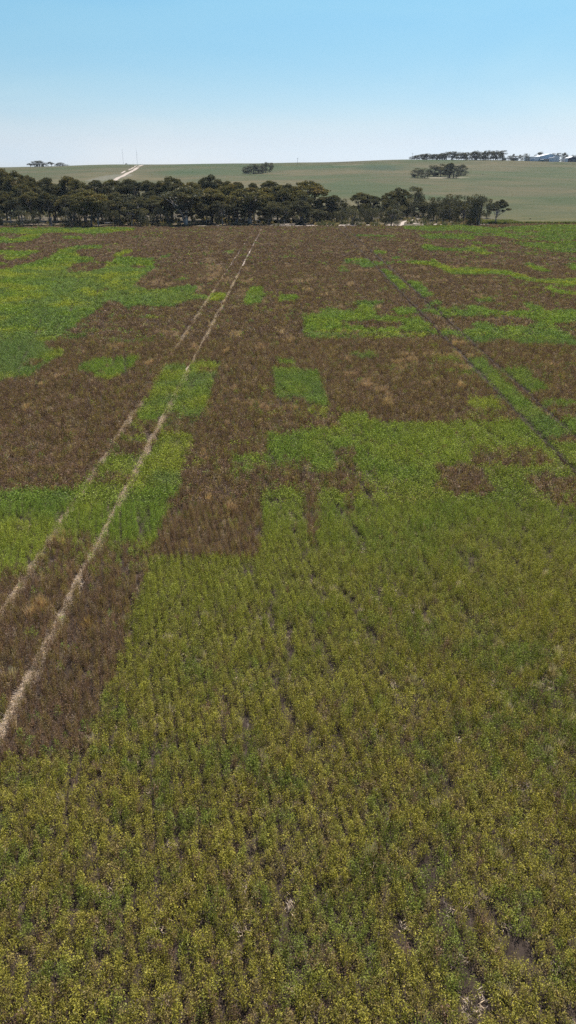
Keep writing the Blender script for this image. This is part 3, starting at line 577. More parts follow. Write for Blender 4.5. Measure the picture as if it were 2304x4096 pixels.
# thin patches and missed bits of row
thin = fbm(PX, PY, 1.2, 5, 4); rowgap = fbm((PX*ca+PY*sa)/ROW*3, (-PX*sa+PY*ca)/1.6, 1.0, 31, 3)
dens = np.where(thin > .78, .6, 1.0)*np.where(rowgap > .68, .4, 1.0)
near_r = np.clip(1-(PY-9)/14, 0, 1)*np.clip((PX+4)/9, 0, 1)
UR = PX*ca + PY*sa; VR = -PX*sa + PY*ca
fr = np.abs(UR/1.02 - np.round(UR/1.02)); rid = np.round(UR/1.02)
wear = vnoise(rid*7.3, VR/5.0, 15)*.6 + vnoise(rid*3.1 + 40, VR/1.3, 16)*.4        # how open this piece of row gap is
dens = np.where((fr < np.interp(PY, [30, 120, 250], [.10, .15, .22])) & (wear > np.interp(PY, [12, 30, 55], [.80, .64, .47])), dens*.22, dens)
dens *= 1 - .5*near_r*(fbm(PX*1.0, PY*.6, .5, 66, 3) > .70)
k = rng.uniform(size=len(PX)) < dens
PX, PY, LV = PX[k], PY[k], LV[k]; n = len(PX)
# green share and hue from the patches, looked up at a slightly wobbled position
wob = .12 + PY*.0016
jx = PX + (fbm(PX, PY, 1.8, 11, 3)-.5)*wob*2.2 + rng.normal(size=n)*.06
jy = PY + (fbm(PX, PY, 1.8, 12, 3)-.5)*wob*2.6 + rng.normal(size=n)*(.08 + PY*.0014)
G = np.zeros(n); HUE = np.zeros(n)
for v, h, q in PATCHES:
    x0, x1, y0, y1 = min(q[0::2]), max(q[0::2]), min(q[1::2]), max(q[1::2])
    idx = np.nonzero((jx > x0) & (jx < x1) & (jy > y0) & (jy < y1))[0]
    if len(idx) == 0: continue
    m = idx[in_poly(jx[idx], jy[idx], q)]
    G[m] = v
    if v > .3: HUE[m] = h
# faint green in the brown areas
base = .015 + .10*np.clip(fbm(PX, PY, 9, 21, 4)-.52, 0, 1)*4
G = np.where(G <= 0, base, G)
near = np.clip((26 - PY)/16, 0, 1)
green = rng.uniform(size=n) < G*(1 - .02*near) - (.10*near*(fbm(PX, PY, 1.1, 44, 3) > .56))
# ---- colours
def L(a): return np.array(a)[None]
nf = np.clip((PY-14)/22, 0, 1); f1 = (fbm(PX, PY, 7, 51, 4)*(.35+.65*nf) + fbm(PX, PY, 1.1, 54, 3)*(.65-.65*nf))[:, None]; f2 = (fbm(PX, PY, 2.5, 52, 3)*(.3+.7*nf) + fbm(PX, PY, .6, 55, 2)*(.7-.7*nf))[:, None]; f3 = fbm(PX, PY, 26, 53, 3)[:, None]; rr = rng.uniform(size=(n, 1))
sm = lambda v, a, b: np.clip((v-a)/(b-a), 0, 1)
fresh = L((.195,.270,.052)); yel = L((.285,.315,.055)); blu = L((.150,.215,.082)); olive = L((.290,.262,.052)); deep = L((.145,.195,.042)); rust = L((.235,.185,.070))
far_ = sm(PY[:, None], 60, 160)
c0 = fresh*(1-sm(f1, .42, .62)) + yel*sm(f1, .42, .62)
c0 = c0*(1-.75*sm(f2*.5+f3*.5, .5, .62)) + blu*.75*sm(f2*.5+f3*.5, .5, .62)
c1 = blu*(.60-.45*sm(f1, .42, .6)) + fresh*(.40+.45*sm(f1, .42, .6)); c1 = c1*(1-.35*sm(f2, .5, .65)) + yel*.35*sm(f2, .5, .65)
oldness = 1 - sm(PY[:, None] + (f3-.5)*14 + PX[:, None]*(-.25), 15, 36)
c2a = fresh*(1-sm(f1, .44, .64)*.6) + yel*sm(f1, .44, .64)*.6; c2a = c2a*(1-.6*sm(f3, .5, .6)) + blu*.6*sm(f3, .5, .6)
c2b = olive*(1-sm(f2, .5, .66)*.75) + deep*sm(f2, .5, .66)*.75
c2b = np.where(rr < .13 + .22*sm(f1, .5, .65), rust, c2b)
c2 = c2a*(1-oldness) + c2b*oldness
hue = HUE[:, None]
gc = np.where(hue == 0, c0, np.where(hue == 1, c1, c2))
gc = gc*rng.uniform(.62, 1.32, (n, 1))
b1 = L((.202,.132,.102)); b2 = L((.158,.101,.080)); b3 = L((.21,.16,.070)); b4 = L((.31,.235,.185))
bc = b1*(1-f1) + b2*f1; bc = np.where(rng.uniform(size=(n, 1)) < .10 + .22*(1-far_), b3, bc); bc = np.where(rng.uniform(size=(n, 1)) < .06, b4, bc)
bc = bc*rng.uniform(.60, 1.40, (n, 1))
# weeds: dead wiry grass among the brown crop
weed = np.zeros(n); wcol = np.zeros((n, 3)); WC = [L((.33,.235,.20)), L((.37,.27,.20)), L((.37,.26,.13)), L((.33,.27,.18))]
for x, y, a, b, s in WEEDS:
    a *= .66; b *= .62
    i = np.nonzero((np.abs(PX-x) < a*1.6) & (np.abs(PY-y) < b*1.8))[0]
    if len(i) == 0: continue
    d = ((PX[i]-x)/a)**2 + ((PY[i]-y)/b)**2 + (fbm(PX[i], PY[i], 1.5 + PY[i].mean()*.012, 61, 3)-.5)*2.6
    m = i[(d < .8) & (rng.uniform(size=len(i)) < .5)]; weed[m] = 1; wcol[m] = WC[s]
wn1 = fbm(PX, PY, 3.4, 71, 3) + .05*fbm(PX, PY, 22, 72, 2)*2
thr = np.interp(PY, [30, 80, 150, 200, 245], [.86, .79, .73, .70, .68])
m = (wn1 > thr) & (PY > 46) & (rng.uniform(size=n) < .6); weed[m] = 1
wcol[m] = np.where(rng.uniform(size=(m.sum(), 1)) < .6, WC[0]*.92, WC[1]*.85)
pale_ = (PY < 27) & (fbm(PX, PY, .30, 131, 2) > .845) & (fbm(PX, PY, 5, 132, 2) > .38) & (rng.uniform(size=n) < .55*np.interp(PX, [-8, 4], [.35, 1]))
weed[green] = 0; green &= ~pale_; weed[pale_] = 1; wcol[pale_] = L((.36,.315,.275)); weed = weed.astype(bool)
brown = ~green & ~weed
print('plants', n, green.sum(), brown.sum(), weed.sum())

# plant meshes per distance band
GV = [plant('g%d' % i, 10+i, 120, .125, .54, .036, 2, .6) for i in range(5)] + [plant('h%d' % i, 20+i, 74, .22, .52, .066, 0) for i in range(4)] \
   + [plant('i%d' % i, 30+i, 48, .33, .50, .13, 0) for i in range(3)] + [plant('j%d' % i, 35+i, 40, .42, .50, .20, 0) for i in range(3)]
BV = [plant('b%d' % i, 40+i, 100, .13, .52, .035, 8, .8, 1.05, .42) for i in range(5)] + [plant('c%d' % i, 50+i, 66, .23, .46, .070, 6, .8, 1.05, .42) for i in range(4)] \
   + [plant('d%d' % i, 60+i, 46, .33, .45, .12, 3, .8, 1.05) for i in range(3)] + [plant('e%d' % i, 65+i, 40, .42, .45, .19, 0, .8, 1.05) for i in range(3)]
WV = [plant('w%d' % i, 70+i, 22, .24, .42, .05, 60, .6, 1.12, .3) for i in range(5)] + [plant('x%d' % i, 80+i, 24, .28, .42, .08, 34, .6, 1.12, .3) for i in range(4)] \
   + [plant('y%d' % i, 90+i, 30, .34, .44, .13, 14, .6, 1.1, .4) for i in range(3)] + [plant('z%d' % i, 95+i, 30, .44, .46, .20, 4, .6, 1.1, .4) for i in range(3)]
start = np.array([0, 5, 9, 12]); cnt = np.array([5, 4, 3, 3])
for name, msk, var, col, hs in (('green_crop', green, GV, gc, 1.0), ('dried_crop', brown, BV, bc, 1.0), ('dead_grass_weeds', weed, WV, wcol, 1.0)):
    i = np.nonzero(msk)[0]; k = len(i)
    pts = np.stack([PX[i], PY[i], np.zeros(k)], 1)
    rot = np.stack([rng.normal(size=k)*.10, rng.normal(size=k)*.10, rng.uniform(0, 6.283, k)], 1)
    s = rng.uniform(.74, 1.25, k)*hs; hz = (.5 + .5*s)*rng.uniform(.74, 1.18, k)*(.80 + .55*(fbm(PX[i], PY[i], 1.1, 81, 3)-.3))
    scl = np.stack([s, s, hz], 1)
    lv = LV[i].astype(int); vi = start[lv] + (rng.uniform(size=k)*cnt[lv]).astype(int)
    cc = col[i] if col is not wcol else col[i]*rng.uniform(.8, 1.2, (k, 1))
    o = scatter(name, var, pts, rot, scl, vi, np.clip(cc, 0, 1))
    tag(o, {'green_crop': 'knee-high green leafy crop in ragged-edged patches and across the near field', 'dried_crop': 'brown dried-off crop filling the field between the green patches',
            'dead_grass_weeds': 'wiry pinkish and orange dead grass scattered through the brown crop'}[name], {'green_crop': 'crop', 'dried_crop': 'crop', 'dead_grass_weeds': 'weeds'}[name])

# straw litter on the wheel marks and in the thin spots
sx, sy = [], []
for a, b, w, pale in TRACKS[:2]:
    y = np.concatenate([rng.uniform(8, 60, 5200), rng.uniform(60, 130, 2400)]); x = track_x(y, a, b) + rng.normal(size=len(y))*w*.13
    sx.append(x); sy.append(y)
y = rng.uniform(7, 40, 60000); x = rng.uniform(-1, 1, len(y))*(.405*(y*.9+6.9)+3)
m = (fbm(x, y*.6, .5, 66, 3) > .72) | (fbm(x, y, 1.2, 5, 4) > .78); m &= rng.uniform(size=len(y)) < .22
sx.append(x[m]); sy.append(y[m]); sx = np.concatenate(sx); sy = np.concatenate(sy); k = len(sx)
def straw_mesh(seed):
    r = np.random.default_rng(seed); n_ = 14
    C = np.stack([r.normal(size=n_)*.06, r.normal(size=n_)*.06, r.uniform(.01, .07, n_)], 1); Nn = r.normal(size=(n_, 3))*.5 + np.array([0, 0, 1]); Nn /= np.linalg.norm(Nn, axis=1, keepdims=True)
    Vv, F = leaf_cards(C, Nn, r.uniform(.08, .2, n_), np.full(n_, .012), r)
    me = mesh_np('straw', Vv, F, {'leafv': r.uniform(.2, 1, n_)}); me.materials.append(M['crop']); return me
o = scatter('straw_litter', [straw_mesh(i) for i in range(4)], np.stack([sx, sy, np.full(k, .01)], 1), np.stack([sx*0, sx*0, rng.uniform(0, 6.28, k)], 1),
            np.repeat(rng.uniform(.8, 1.7, (k, 1)), 3, 1), rng.integers(0, 4, k), L((.46,.37,.30))*rng.uniform(.6, 1.3, (k, 1)))
tag(o, 'pale broken straw lying on the wheel marks and bare spots', 'straw')

# ------------------------------------------------------------------ trees
def make_tree(kind, seed):
    """nominal tree: height 10, crown width 10; returns trunk mesh, crown mesh"""
    r = random.Random(seed); q = np.random.default_rng(seed)
    H = 10.0; W = 5.0; cl = []; tips = []     # clusters (centre, rx, rz)
    nl = dict(D=34, D2=38, G=26, GB=40, R=16, R2=20, RW=26, L=22, T=7)[kind]
    if kind in ('D', 'D2', 'G', 'GB', 'L', 'T'):
        for i in range(nl):
            a = r.uniform(0, 6.283); rr = math.sqrt(r.random())*.86; lobe = 1 + .16*math.sin(a*2+seed) + .12*math.sin(a*3+seed*1.7)
            z = 1 - .30*rr**2 + r.uniform(-.05, .0)
            if kind == 'T': z = 1 - .05*rr + r.uniform(-.04, 0); lobe = 1
            if kind == 'L': z = 1 - .45*rr**1.5 + r.uniform(-.12, 0)
            s = r.uniform(.75, 1.15)
            if kind == 'T': s *= 1.5
            z = min(z, 1.0)
            cl.append((Vector((math.cos(a)*rr*W*lobe + (1.6 if kind == 'L' else 0), math.sin(a)*rr*W*lobe, (z-.05)*H)), 1.15*s, .42*s)); tips.append(cl[-1][0])
        lower = dict(D=34, D2=30, G=26, GB=30, L=16, T=0)[kind]
        for i in range(lower):
            a = r.uniform(0, 6.283); rr = r.uniform(.3, .92); lz = r.uniform(.34, .78)
            if kind in ('GB', 'L'): lz = r.uniform(.45, .8)
            s = r.uniform(.7, 1.1)
            cl.append((Vector((math.cos(a)*rr*W*(.95 - .2*(1-lz)), math.sin(a)*rr*W*.9, lz*H)), 1.0*s, .55*s))
    else:
        lo = dict(R=.30, R2=.20, RW=.14)[kind]
        for i in range(nl):
            a = r.uniform(0, 6.283); u = r.random(); z = lo + (1-lo)*u; e = math.sqrt(max(.05, 1 - (abs(u-.42)/.62)**2)); rr = e*math.sqrt(r.uniform(.15, 1))*.85
            s = r.uniform(.75, 1.25)*(1.5 if kind != 'RW' else 1.35)
            lob = 1 + .15*math.sin(a*2+seed)
            cl.append((Vector((math.cos(a)*rr*W*lob, math.sin(a)*rr*W*lob, z*H-.5*s)), 1.15*s, .75*s)); tips.append(cl[-1][0])
    Cs, Ns, Ls, lvs, cvs = [], [], [], [], []
    per = dict(D=150, D2=150, G=150, GB=135, L=170, T=170, R=210, R2=190, RW=210)[kind]
    for c, rx, rz in cl:
        v = q.normal(size=(per, 3)); v /= np.linalg.norm(v, axis=1, keepdims=True); v *= (q.uniform(.35, 1, (per, 1)))**.5
        bumps = 1 + .25*np.sin(v[:, :1]*5 + c.x) * np.cos(v[:, 1:2]*4 + c.y)
        P_ = np.array(c)[None] + v*np.array([rx, rx, rz])[None]*bumps
        P_[:, 2] = np.minimum(P_[:, 2], 10.0)
        nn = v*.6 + q.normal(size=(per, 3))*.7; nn /= np.linalg.norm(nn, axis=1, keepdims=True)
        Cs.append(P_); Ns.append(nn); Ls.append(q.uniform(.20, .52, per)); lvs.append(q.uniform(0, 1, per))
        hz = min(1, max(0, (c.z/H - .45)/.5)); cvs.append(np.full(per, min(1, max(0, r.gauss(.32 + .34*hz, .26)))))  # higher clumps golder: new growth plus sunlit tops, both put into leaf colour
    Cc = np.concatenate(Cs); nn = np.concatenate(Ns); Ll = np.concatenate(Ls)
    V_, F_ = leaf_cards(Cc, nn, Ll, Ll*.55, q)
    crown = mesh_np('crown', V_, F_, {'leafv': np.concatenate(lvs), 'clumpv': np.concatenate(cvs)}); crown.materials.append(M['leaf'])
    # trunk and limbs
    t = MB(); ns = dict(D=2, D2=3, G=1, GB=2, R=1, R2=3, RW=2, L=1, T=2)[kind]; forks = []
    for i in range(ns):
        a = r.uniform(0, 6.283); sp = .25 if ns > 1 else 0
        b = Vector((math.cos(a)*sp, math.sin(a)*sp, -.3)); lean = r.uniform(.03, .16)*(1.6 if kind in ('G', 'L') else 1); top = r.uniform(.42, .6)*H
        if kind in ('R', 'R2', 'RW'): top = r.uniform(.45, .65)*H
        if kind == 'L': top = .34*H
        if kind == 'T': top = .8*H; lean = .05
        p = [b]; 
        for k in range(1, 6):
            f = k/5; p.append(Vector((b.x + math.cos(a)*lean*H*f*f + r.uniform(-.12, .12), b.y + math.sin(a)*lean*H*f*f + r.uniform(-.12, .12), top*f)))
        rad0 = dict(D=.24, D2=.20, G=.24, GB=.30, R=.16, R2=.14, RW=.26, L=.28, T=.12)[kind]
        t.tube(p, [rad0*(1.15 - .6*k/5) for k in range(6)], 7); forks.append((p, rad0))
    for j, c in enumerate(tips):
        if kind in ('D', 'D2', 'RW') and j % 2: continue
        p, rad0 = min(forks, key=lambda g: (g[0][-1] - c).length + r.uniform(0, 1))
        s0 = p[r.choice([3, 4, 5, 5]) if kind != 'R' else r.choice([3, 4, 5])]
        mid = s0.lerp(c, .5) + Vector((r.uniform(-.3, .3), r.uniform(-.3, .3), r.uniform(.1, .6) if c.z > s0.z + 1 else 0))
        t.tube([s0, s0.lerp(mid, .5) + Vector((r.uniform(-.15, .15), r.uniform(-.15, .15), 0)), mid, c], [rad0*.42, rad0*.33, rad0*.24, .03], 5)
    me = bpy.data.meshes.new('trunk'); me.from_pydata(t.v, [], t.f); me.update()
    me.polygons.foreach_set('use_smooth', [True]*len(me.polygons))
    me.materials.append(M['pale'] if kind in ('GB', 'L', 'G', 'T') else M['bark'])
    return me, crown
PROTO = {k: [make_tree(k, 100+17*i+ord(k[0])) for i in range(nv)] for k, nv in (('D', 4), ('D2', 4), ('G', 3), ('GB', 2), ('R', 4), ('R2', 4), ('RW', 4), ('L', 2), ('T', 1))}
TREES = [
('eucalyptus_tree', 'R', -93.8, 252.0, 0.0, 4.8, 3.2, 'small rounded tree at the left end of the belt, nearest the left picture edge', 'scrub trees along the field edge'),
('eucalyptus_tree', 'G', -94.7, 262.0, 0.0, 7.2, 6.4, 'leaning forked tree with reddish crown just right of the leftmost small tree', 'scrub trees along the field edge'),
('eucalyptus_tree', 'R2', -84.5, 244.5, 0.0, 6.5, 6.6, 'dark broad tree with several thick trunks standing at the green field edge on the left', 'scrub trees along the field edge'),
('eucalyptus_tree', 'R', -84.5, 255.0, 0.0, 4.7, 3.8, 'small dark tree between the many-trunked tree and the charred stump', 'scrub trees along the field edge'),
('eucalyptus_tree', 'R2', -82.2, 252.0, 0.0, 5.2, 3.2, 'slim dark tree immediately left of the charred stump', 'scrub trees along the field edge'),
('eucalyptus_tree', 'D', -86.0, 283.0, 0.0, 12.9, 10.9, 'tree with one thick dark straight trunk showing in the gap behind the charred stump', 'tall eucalypts of the long tree belt'),
('eucalyptus_tree', 'R', -81.7, 279.5, 0.0, 4.6, 3.1, 'little tree with a thin trunk behind the gap right of the thick dark trunk', 'scrub trees along the field edge'),
('eucalyptus_tree', 'R2', -69.8, 248.0, 0.0, 6.4, 6.1, 'grey-green scrubby tree under the golden-topped domed tree, on its left', 'scrub trees along the field edge'),
('eucalyptus_tree', 'D2', -63.9, 248.0, 0.0, 11.2, 10.4, 'domed tree with golden layered crown, the brightest of the left front row', 'tall eucalypts of the long tree belt'),
('eucalyptus_tree', 'G', -61.5, 248.0, 0.0, 8.0, 5.5, 'dark-trunked tree leaning left beside the golden domed crown', 'tall eucalypts of the long tree belt'),
('eucalyptus_tree', 'R', -59.6, 253.5, 0.0, 5.3, 3.4, 'small grey tree right of the golden domed crown, first of four slender ones', 'scrub trees along the field edge'),
('eucalyptus_tree', 'R2', -57.3, 253.5, 0.0, 5.1, 3.6, 'second slender small tree right of the golden domed crown, with leaning trunk', 'scrub trees along the field edge'),
('eucalyptus_tree', 'R', -55.9, 252.0, 0.0, 4.8, 3.0, 'third slender small tree right of the golden domed crown', 'scrub trees along the field edge'),
('eucalyptus_tree', 'R2', -54.5, 260.5, 0.0, 3.9, 3.3, 'small round tree left of the pale leaning dead-looking trunk', 'scrub trees along the field edge'),
('eucalyptus_tree', 'G', -52.0, 255.0, 0.0, 6.3, 6.3, 'tree with a pale bent trunk under a reddish brown crown', 'scrub trees along the field edge'),
('eucalyptus_tree', 'G', -48.4, 255.0, 0.0, 5.7, 4.2, 'tree with a short pale zigzag trunk right of the reddish crown', 'scrub trees along the field edge'),
('eucalyptus_tree', 'R2', -45.8, 248.0, 0.0, 5.4, 5.4, 'dense grey scrub tree with dark double trunk at the brown field edge', 'scrub trees along the field edge'),
('eucalyptus_tree', 'R', -42.8, 255.0, 0.0, 5.9, 4.9, 'small dark tree just left of the big pale-limbed gum', 'scrub trees along the field edge'),
('eucalyptus_tree', 'R2', -40.0, 255.0, 0.0, 4.7, 4.9, 'low dark bushy tree at the left foot of the big pale-limbed gum', 'scrub trees along the field edge'),
('eucalyptus_tree', 'GB', -34.3, 257.5, 0.0, 12.4, 14.6, 'big spreading gum with bright pale upper limbs and two thick black trunks', 'tall eucalypts of the long tree belt'),
('eucalyptus_tree', 'R', -33.1, 269.5, 0.0, 5.0, 3.4, 'small tree behind the right side of the big pale-limbed gum', 'scrub trees along the field edge'),
('eucalyptus_tree', 'G', -28.5, 268.0, 0.0, 6.1, 6.6, 'multi-stemmed tree with slanting thin trunks between the two big gums', 'scrub trees along the field edge'),
('eucalyptus_tree', 'D', -26.6, 268.0, 0.0, 11.7, 9.6, 'tall straight tree with yellow-green tufted crown under the highest dome', 'tall eucalypts of the long tree belt'),
('eucalyptus_tree', 'R', -23.5, 260.5, 0.0, 4.5, 3.3, 'small bright grey-green sapling right of the yellow-green tufted crown', 'scrub trees along the field edge'),
('eucalyptus_tree', 'D2', -21.9, 284.5, 0.0, 12.9, 11.0, 'reddish-crowned tree behind the white gap, with a thick dark trunk', 'tall eucalypts of the long tree belt'),
('eucalyptus_tree', 'R', -18.7, 268.0, 0.0, 3.4, 2.2, 'tiny tree with a thin trunk in the bright gap left of the white-trunked gum', 'scrub trees along the field edge'),
('eucalyptus_tree', 'GB', -13.3, 263.5, 0.0, 11.7, 12.6, 'white-trunked gum with wide yellow-tipped crown in the middle of the belt', 'tall eucalypts of the long tree belt'),
('eucalyptus_tree', 'G', -14.7, 271.5, 0.0, 6.9, 4.0, 'dark double-stemmed tree touching the left side of the white-trunked gum', 'tall eucalypts of the long tree belt'),
('eucalyptus_tree', 'R2', -8.7, 269.5, 0.0, 5.2, 5.6, 'dark thickset tree right of the white-trunked gum', 'scrub trees along the field edge'),
('eucalyptus_tree', 'R', -6.5, 262.0, 0.0, 3.7, 3.7, 'small pale bushy tree, second to the right of the white-trunked gum', 'scrub trees along the field edge'),
('eucalyptus_tree', 'D', -3.5, 286.5, 0.0, 12.3, 11.9, 'tree with a V of two dark trunks standing back behind the small bushes', 'tall eucalypts of the long tree belt'),
('eucalyptus_tree', 'R', -0.9, 266.5, 0.0, 4.6, 3.6, 'small rounded tree right of the V-shaped dark trunks', 'scrub trees along the field edge'),
('eucalyptus_tree', 'R2', 1.5, 268.0, 0.0, 4.4, 4.0, 'rounded bushy tree left of the largest front bush', 'scrub trees along the field edge'),
('eucalyptus_tree', 'R2', 5.1, 259.0, 0.0, 5.4, 5.6, 'largest front bush, reaching to the ground below the big right-hand dome', 'scrub trees along the field edge'),
('eucalyptus_tree', 'R', 9.9, 269.5, 0.0, 4.1, 4.6, 'small spreading tree with short V trunk standing free on pale sand', 'scrub trees along the field edge'),
('eucalyptus_tree', 'D2', 7.1, 284.5, 0.0, 13.6, 13.5, 'big domed tree with reddish crown edge closing the tall left belt', 'tall eucalypts of the long tree belt'),
('eucalyptus_tree', 'D', 13.8, 293.5, 0.01, 8.1, 8.3, 'medium dark tree with upright trunk at the start of the low middle section', 'trees of the right-hand tree belt'),
('eucalyptus_tree', 'R', 14.5, 264.0, 0.0, 3.8, 2.2, 'thin upright tree with a white patch behind its top', 'trees of the right-hand tree belt'),
('eucalyptus_tree', 'R2', 16.7, 265.0, 0.0, 4.3, 3.0, 'small tree with a forked trunk, second from the white patch', 'trees of the right-hand tree belt'),
('eucalyptus_tree', 'R', 18.2, 262.0, 0.0, 4.6, 2.7, 'small lollipop tree with a single thin trunk on pale sand', 'trees of the right-hand tree belt'),
('eucalyptus_tree', 'R', 21.4, 273.0, 0.0, 5.8, 3.9, 'small straight tree standing back behind the lollipop tree', 'trees of the right-hand tree belt'),
('eucalyptus_tree', 'R2', 21.7, 257.5, 0.0, 5.6, 5.2, 'open tree with three fanned dark trunks at the middle of the low section', 'trees of the right-hand tree belt'),
('eucalyptus_tree', 'R2', 26.7, 263.5, 0.0, 6.6, 5.1, 'tree with small yellow-green mistletoe-like clumps in its crown', 'trees of the right-hand tree belt'),
('eucalyptus_tree', 'R2', 29.1, 263.5, 0.0, 5.2, 3.9, 'dark bush with foliage reaching the ground, left of the paired bush', 'trees of the right-hand tree belt'),
('eucalyptus_tree', 'R', 31.3, 268.0, 0.0, 5.6, 3.8, 'dark bush reaching the ground, right of the paired bush', 'trees of the right-hand tree belt'),
('eucalyptus_tree', 'RW', 34.5, 256.5, 0.0, 5.9, 6.3, 'wide round dark tree on a short trunk standing apart left of the sandy track', 'trees of the right-hand tree belt'),
('eucalyptus_tree', 'D', 16.7, 283.0, 0.0, 9.0, 6.9, 'medium tree with a tufted peak behind the thin upright tree', 'trees of the right-hand tree belt'),
('eucalyptus_tree', 'D2', 26.6, 286.5, 0.0, 9.8, 7.7, 'rounded taller tree rising behind the three fanned trunks', 'trees of the right-hand tree belt'),
('eucalyptus_tree', 'R2', 21.4, 288.0, 0.0, 7.3, 5.3, 'dark tree filling the dip in the skyline of the belt', 'trees of the right-hand tree belt'),
('eucalyptus_tree', 'D', 31.3, 288.0, 0.0, 8.6, 7.1, 'dark tree behind the ground-reaching bushes', 'trees of the right-hand tree belt'),
('eucalyptus_tree', 'R2', 35.7, 291.5, 0.0, 7.0, 7.1, 'dense grey dome behind and left of the wide round tree', 'trees of the right-hand tree belt'),
('eucalyptus_tree', 'G', 38.6, 295.0, 0.02, 9.3, 6.6, 'tree with ragged bare twig tops on the skyline left of the tall pair', 'trees of the right-hand tree belt'),
('eucalyptus_tree', 'D2', 42.6, 297.0, 0.03, 11.0, 7.3, 'tall tree with flat open top, left one of the tall pair over the sandy track', 'trees of the right-hand tree belt'),
('eucalyptus_tree', 'RW', 50.5, 310.5, 0.14, 10.8, 8.7, 'tall dense dark tree, right one of the tall pair over the sandy track', 'trees of the right-hand tree belt'),
('eucalyptus_tree', 'R', 45.1, 300.0, 0.05, 7.3, 4.9, 'dark foliage tree low at the left of the sandy track bend', 'trees of the right-hand tree belt'),
('eucalyptus_tree', 'R2', 54.3, 307.0, 0.11, 6.4, 3.6, 'small tree at the far end of the sandy track', 'trees of the right-hand tree belt'),
('eucalyptus_tree', 'R2', 51.5, 281.0, 0.0, 8.1, 5.4, 'first dark tree right of the sandy track with foliage to the ground', 'trees of the right-hand tree belt'),
('eucalyptus_tree', 'R', 54.8, 283.0, 0.0, 8.0, 4.8, 'second dark tree right of the sandy track', 'trees of the right-hand tree belt'),
('eucalyptus_tree', 'RW', 60.9, 288.0, 0.0, 9.2, 9.0, 'tree with the highest rounded top of the right-hand clump', 'trees of the right-hand tree belt'),
('eucalyptus_tree', 'R2', 54.2, 268.0, 0.0, 5.6, 5.6, 'low front tree with thin splayed stems in the right-hand clump', 'trees of the right-hand tree belt'),
('eucalyptus_tree', 'R', 56.1, 266.5, 0.0, 7.1, 6.3, 'front tree with grey tufted crown in the right-hand clump', 'trees of the right-hand tree belt'),
('eucalyptus_tree', 'RW', 61.2, 266.5, 0.0, 8.8, 7.9, 'broad dark tree with leaning base in the middle of the right-hand clump', 'trees of the right-hand tree belt'),
('eucalyptus_tree', 'D', 67.2, 283.0, 0.0, 8.0, 5.0, 'spiky-topped tree between the broad one and the huge one of the right clump', 'trees of the right-hand tree belt'),
('eucalyptus_tree', 'RW', 64.0, 257.5, 0.0, 9.5, 9.2, 'huge dense tree with foliage down to the ground, left neighbour of the lone spreading gum', 'trees of the right-hand tree belt'),
('eucalyptus_tree', 'R2', 76.8, 297.0, 0.03, 7.0, 4.4, 'wispy grey tree peeping behind the huge dense tree', 'trees of the right-hand tree belt'),
('eucalyptus_tree', 'L', 71.4, 263.5, 0.0, 8.5, 6.9, 'lone spreading gum with pale forked trunk at the right end of the belt', ''),
('eucalyptus_tree', 'T', -109.3, 292, 0.0, 21.0, 5.1, 'very tall thin-stemmed tree with flat tuft crown at the left picture edge', 'tall eucalypts of the long tree belt'),
('eucalyptus_tree', 'D2', -104.1, 285, 0.0, 18.2, 8.9, 'dark flat-topped tree with pale stems, left of the highest skyline row', 'tall eucalypts of the long tree belt'),
('eucalyptus_tree', 'D', -97.3, 280, 0.0, 16.9, 8.9, 'flat-topped tree with many pale vertical stems showing against the hill, far left', 'tall eucalypts of the long tree belt'),
('eucalyptus_tree', 'D2', -94.6, 285, 0.0, 15.8, 6.3, 'open-crowned tree whose thin top stands against the hill at far left', 'tall eucalypts of the long tree belt'),
('eucalyptus_tree', 'D', -87.3, 282, 0.0, 14.9, 7.5, 'domed dark green tree directly below the far-left skyline trees', 'tall eucalypts of the long tree belt'),
('eucalyptus_tree', 'D2', -78.0, 280, 0.0, 15.5, 8.7, 'tall dome with bare pale fork under its top, highest in the left third', 'tall eucalypts of the long tree belt'),
('eucalyptus_tree', 'D', -70.3, 285, 0.0, 14.0, 8.0, 'tree below the stony patch left of the hill road', 'tall eucalypts of the long tree belt'),
('eucalyptus_tree', 'D2', -64.4, 288, 0.0, 14.1, 9.2, 'flat-topped tree standing right under the lower end of the hill road', 'tall eucalypts of the long tree belt'),
('eucalyptus_tree', 'D', -58.2, 290, 0.0, 14.3, 9.3, 'broad dark crown right of the lower end of the hill road', 'tall eucalypts of the long tree belt'),
('eucalyptus_tree', 'D2', -51.6, 288, 0.0, 14.0, 6.4, 'rounded dark crown on the skyline midway between hill road and wide flat crown', 'tall eucalypts of the long tree belt'),
('eucalyptus_tree', 'D', -47.3, 285, 0.0, 13.4, 6.3, 'lower dark crown left of the wide flat crown', 'tall eucalypts of the long tree belt'),
('eucalyptus_tree', 'D2', -42.5, 285, 0.0, 15.0, 9.1, 'wide flat crown with a see-through left side, left of the highest dome', 'tall eucalypts of the long tree belt'),
('eucalyptus_tree', 'D', -35.5, 283, 0.0, 13.5, 8.8, 'dark crown in the saddle between wide flat crown and highest dome', 'tall eucalypts of the long tree belt'),
('eucalyptus_tree', 'D2', -28.7, 287, 0.0, 15.6, 8.7, 'highest dome of the belt, pale branches under its rounded top', 'tall eucalypts of the long tree belt'),
('eucalyptus_tree', 'D', -22.6, 285, 0.0, 13.7, 7.0, 'crown sloping down right of the highest dome', 'tall eucalypts of the long tree belt'),
('eucalyptus_tree', 'D2', -18.6, 285, 0.0, 13.3, 6.8, 'rounded crown below the tree island on the hill, left one', 'tall eucalypts of the long tree belt'),
('eucalyptus_tree', 'D', -12.9, 288, 0.0, 13.0, 5.6, 'small dark dome below the tree island on the hill', 'tall eucalypts of the long tree belt'),
('eucalyptus_tree', 'D2', -6.5, 290, 0.0, 13.7, 8.6, 'broad dark dome right below the tree island on the hill', 'tall eucalypts of the long tree belt'),
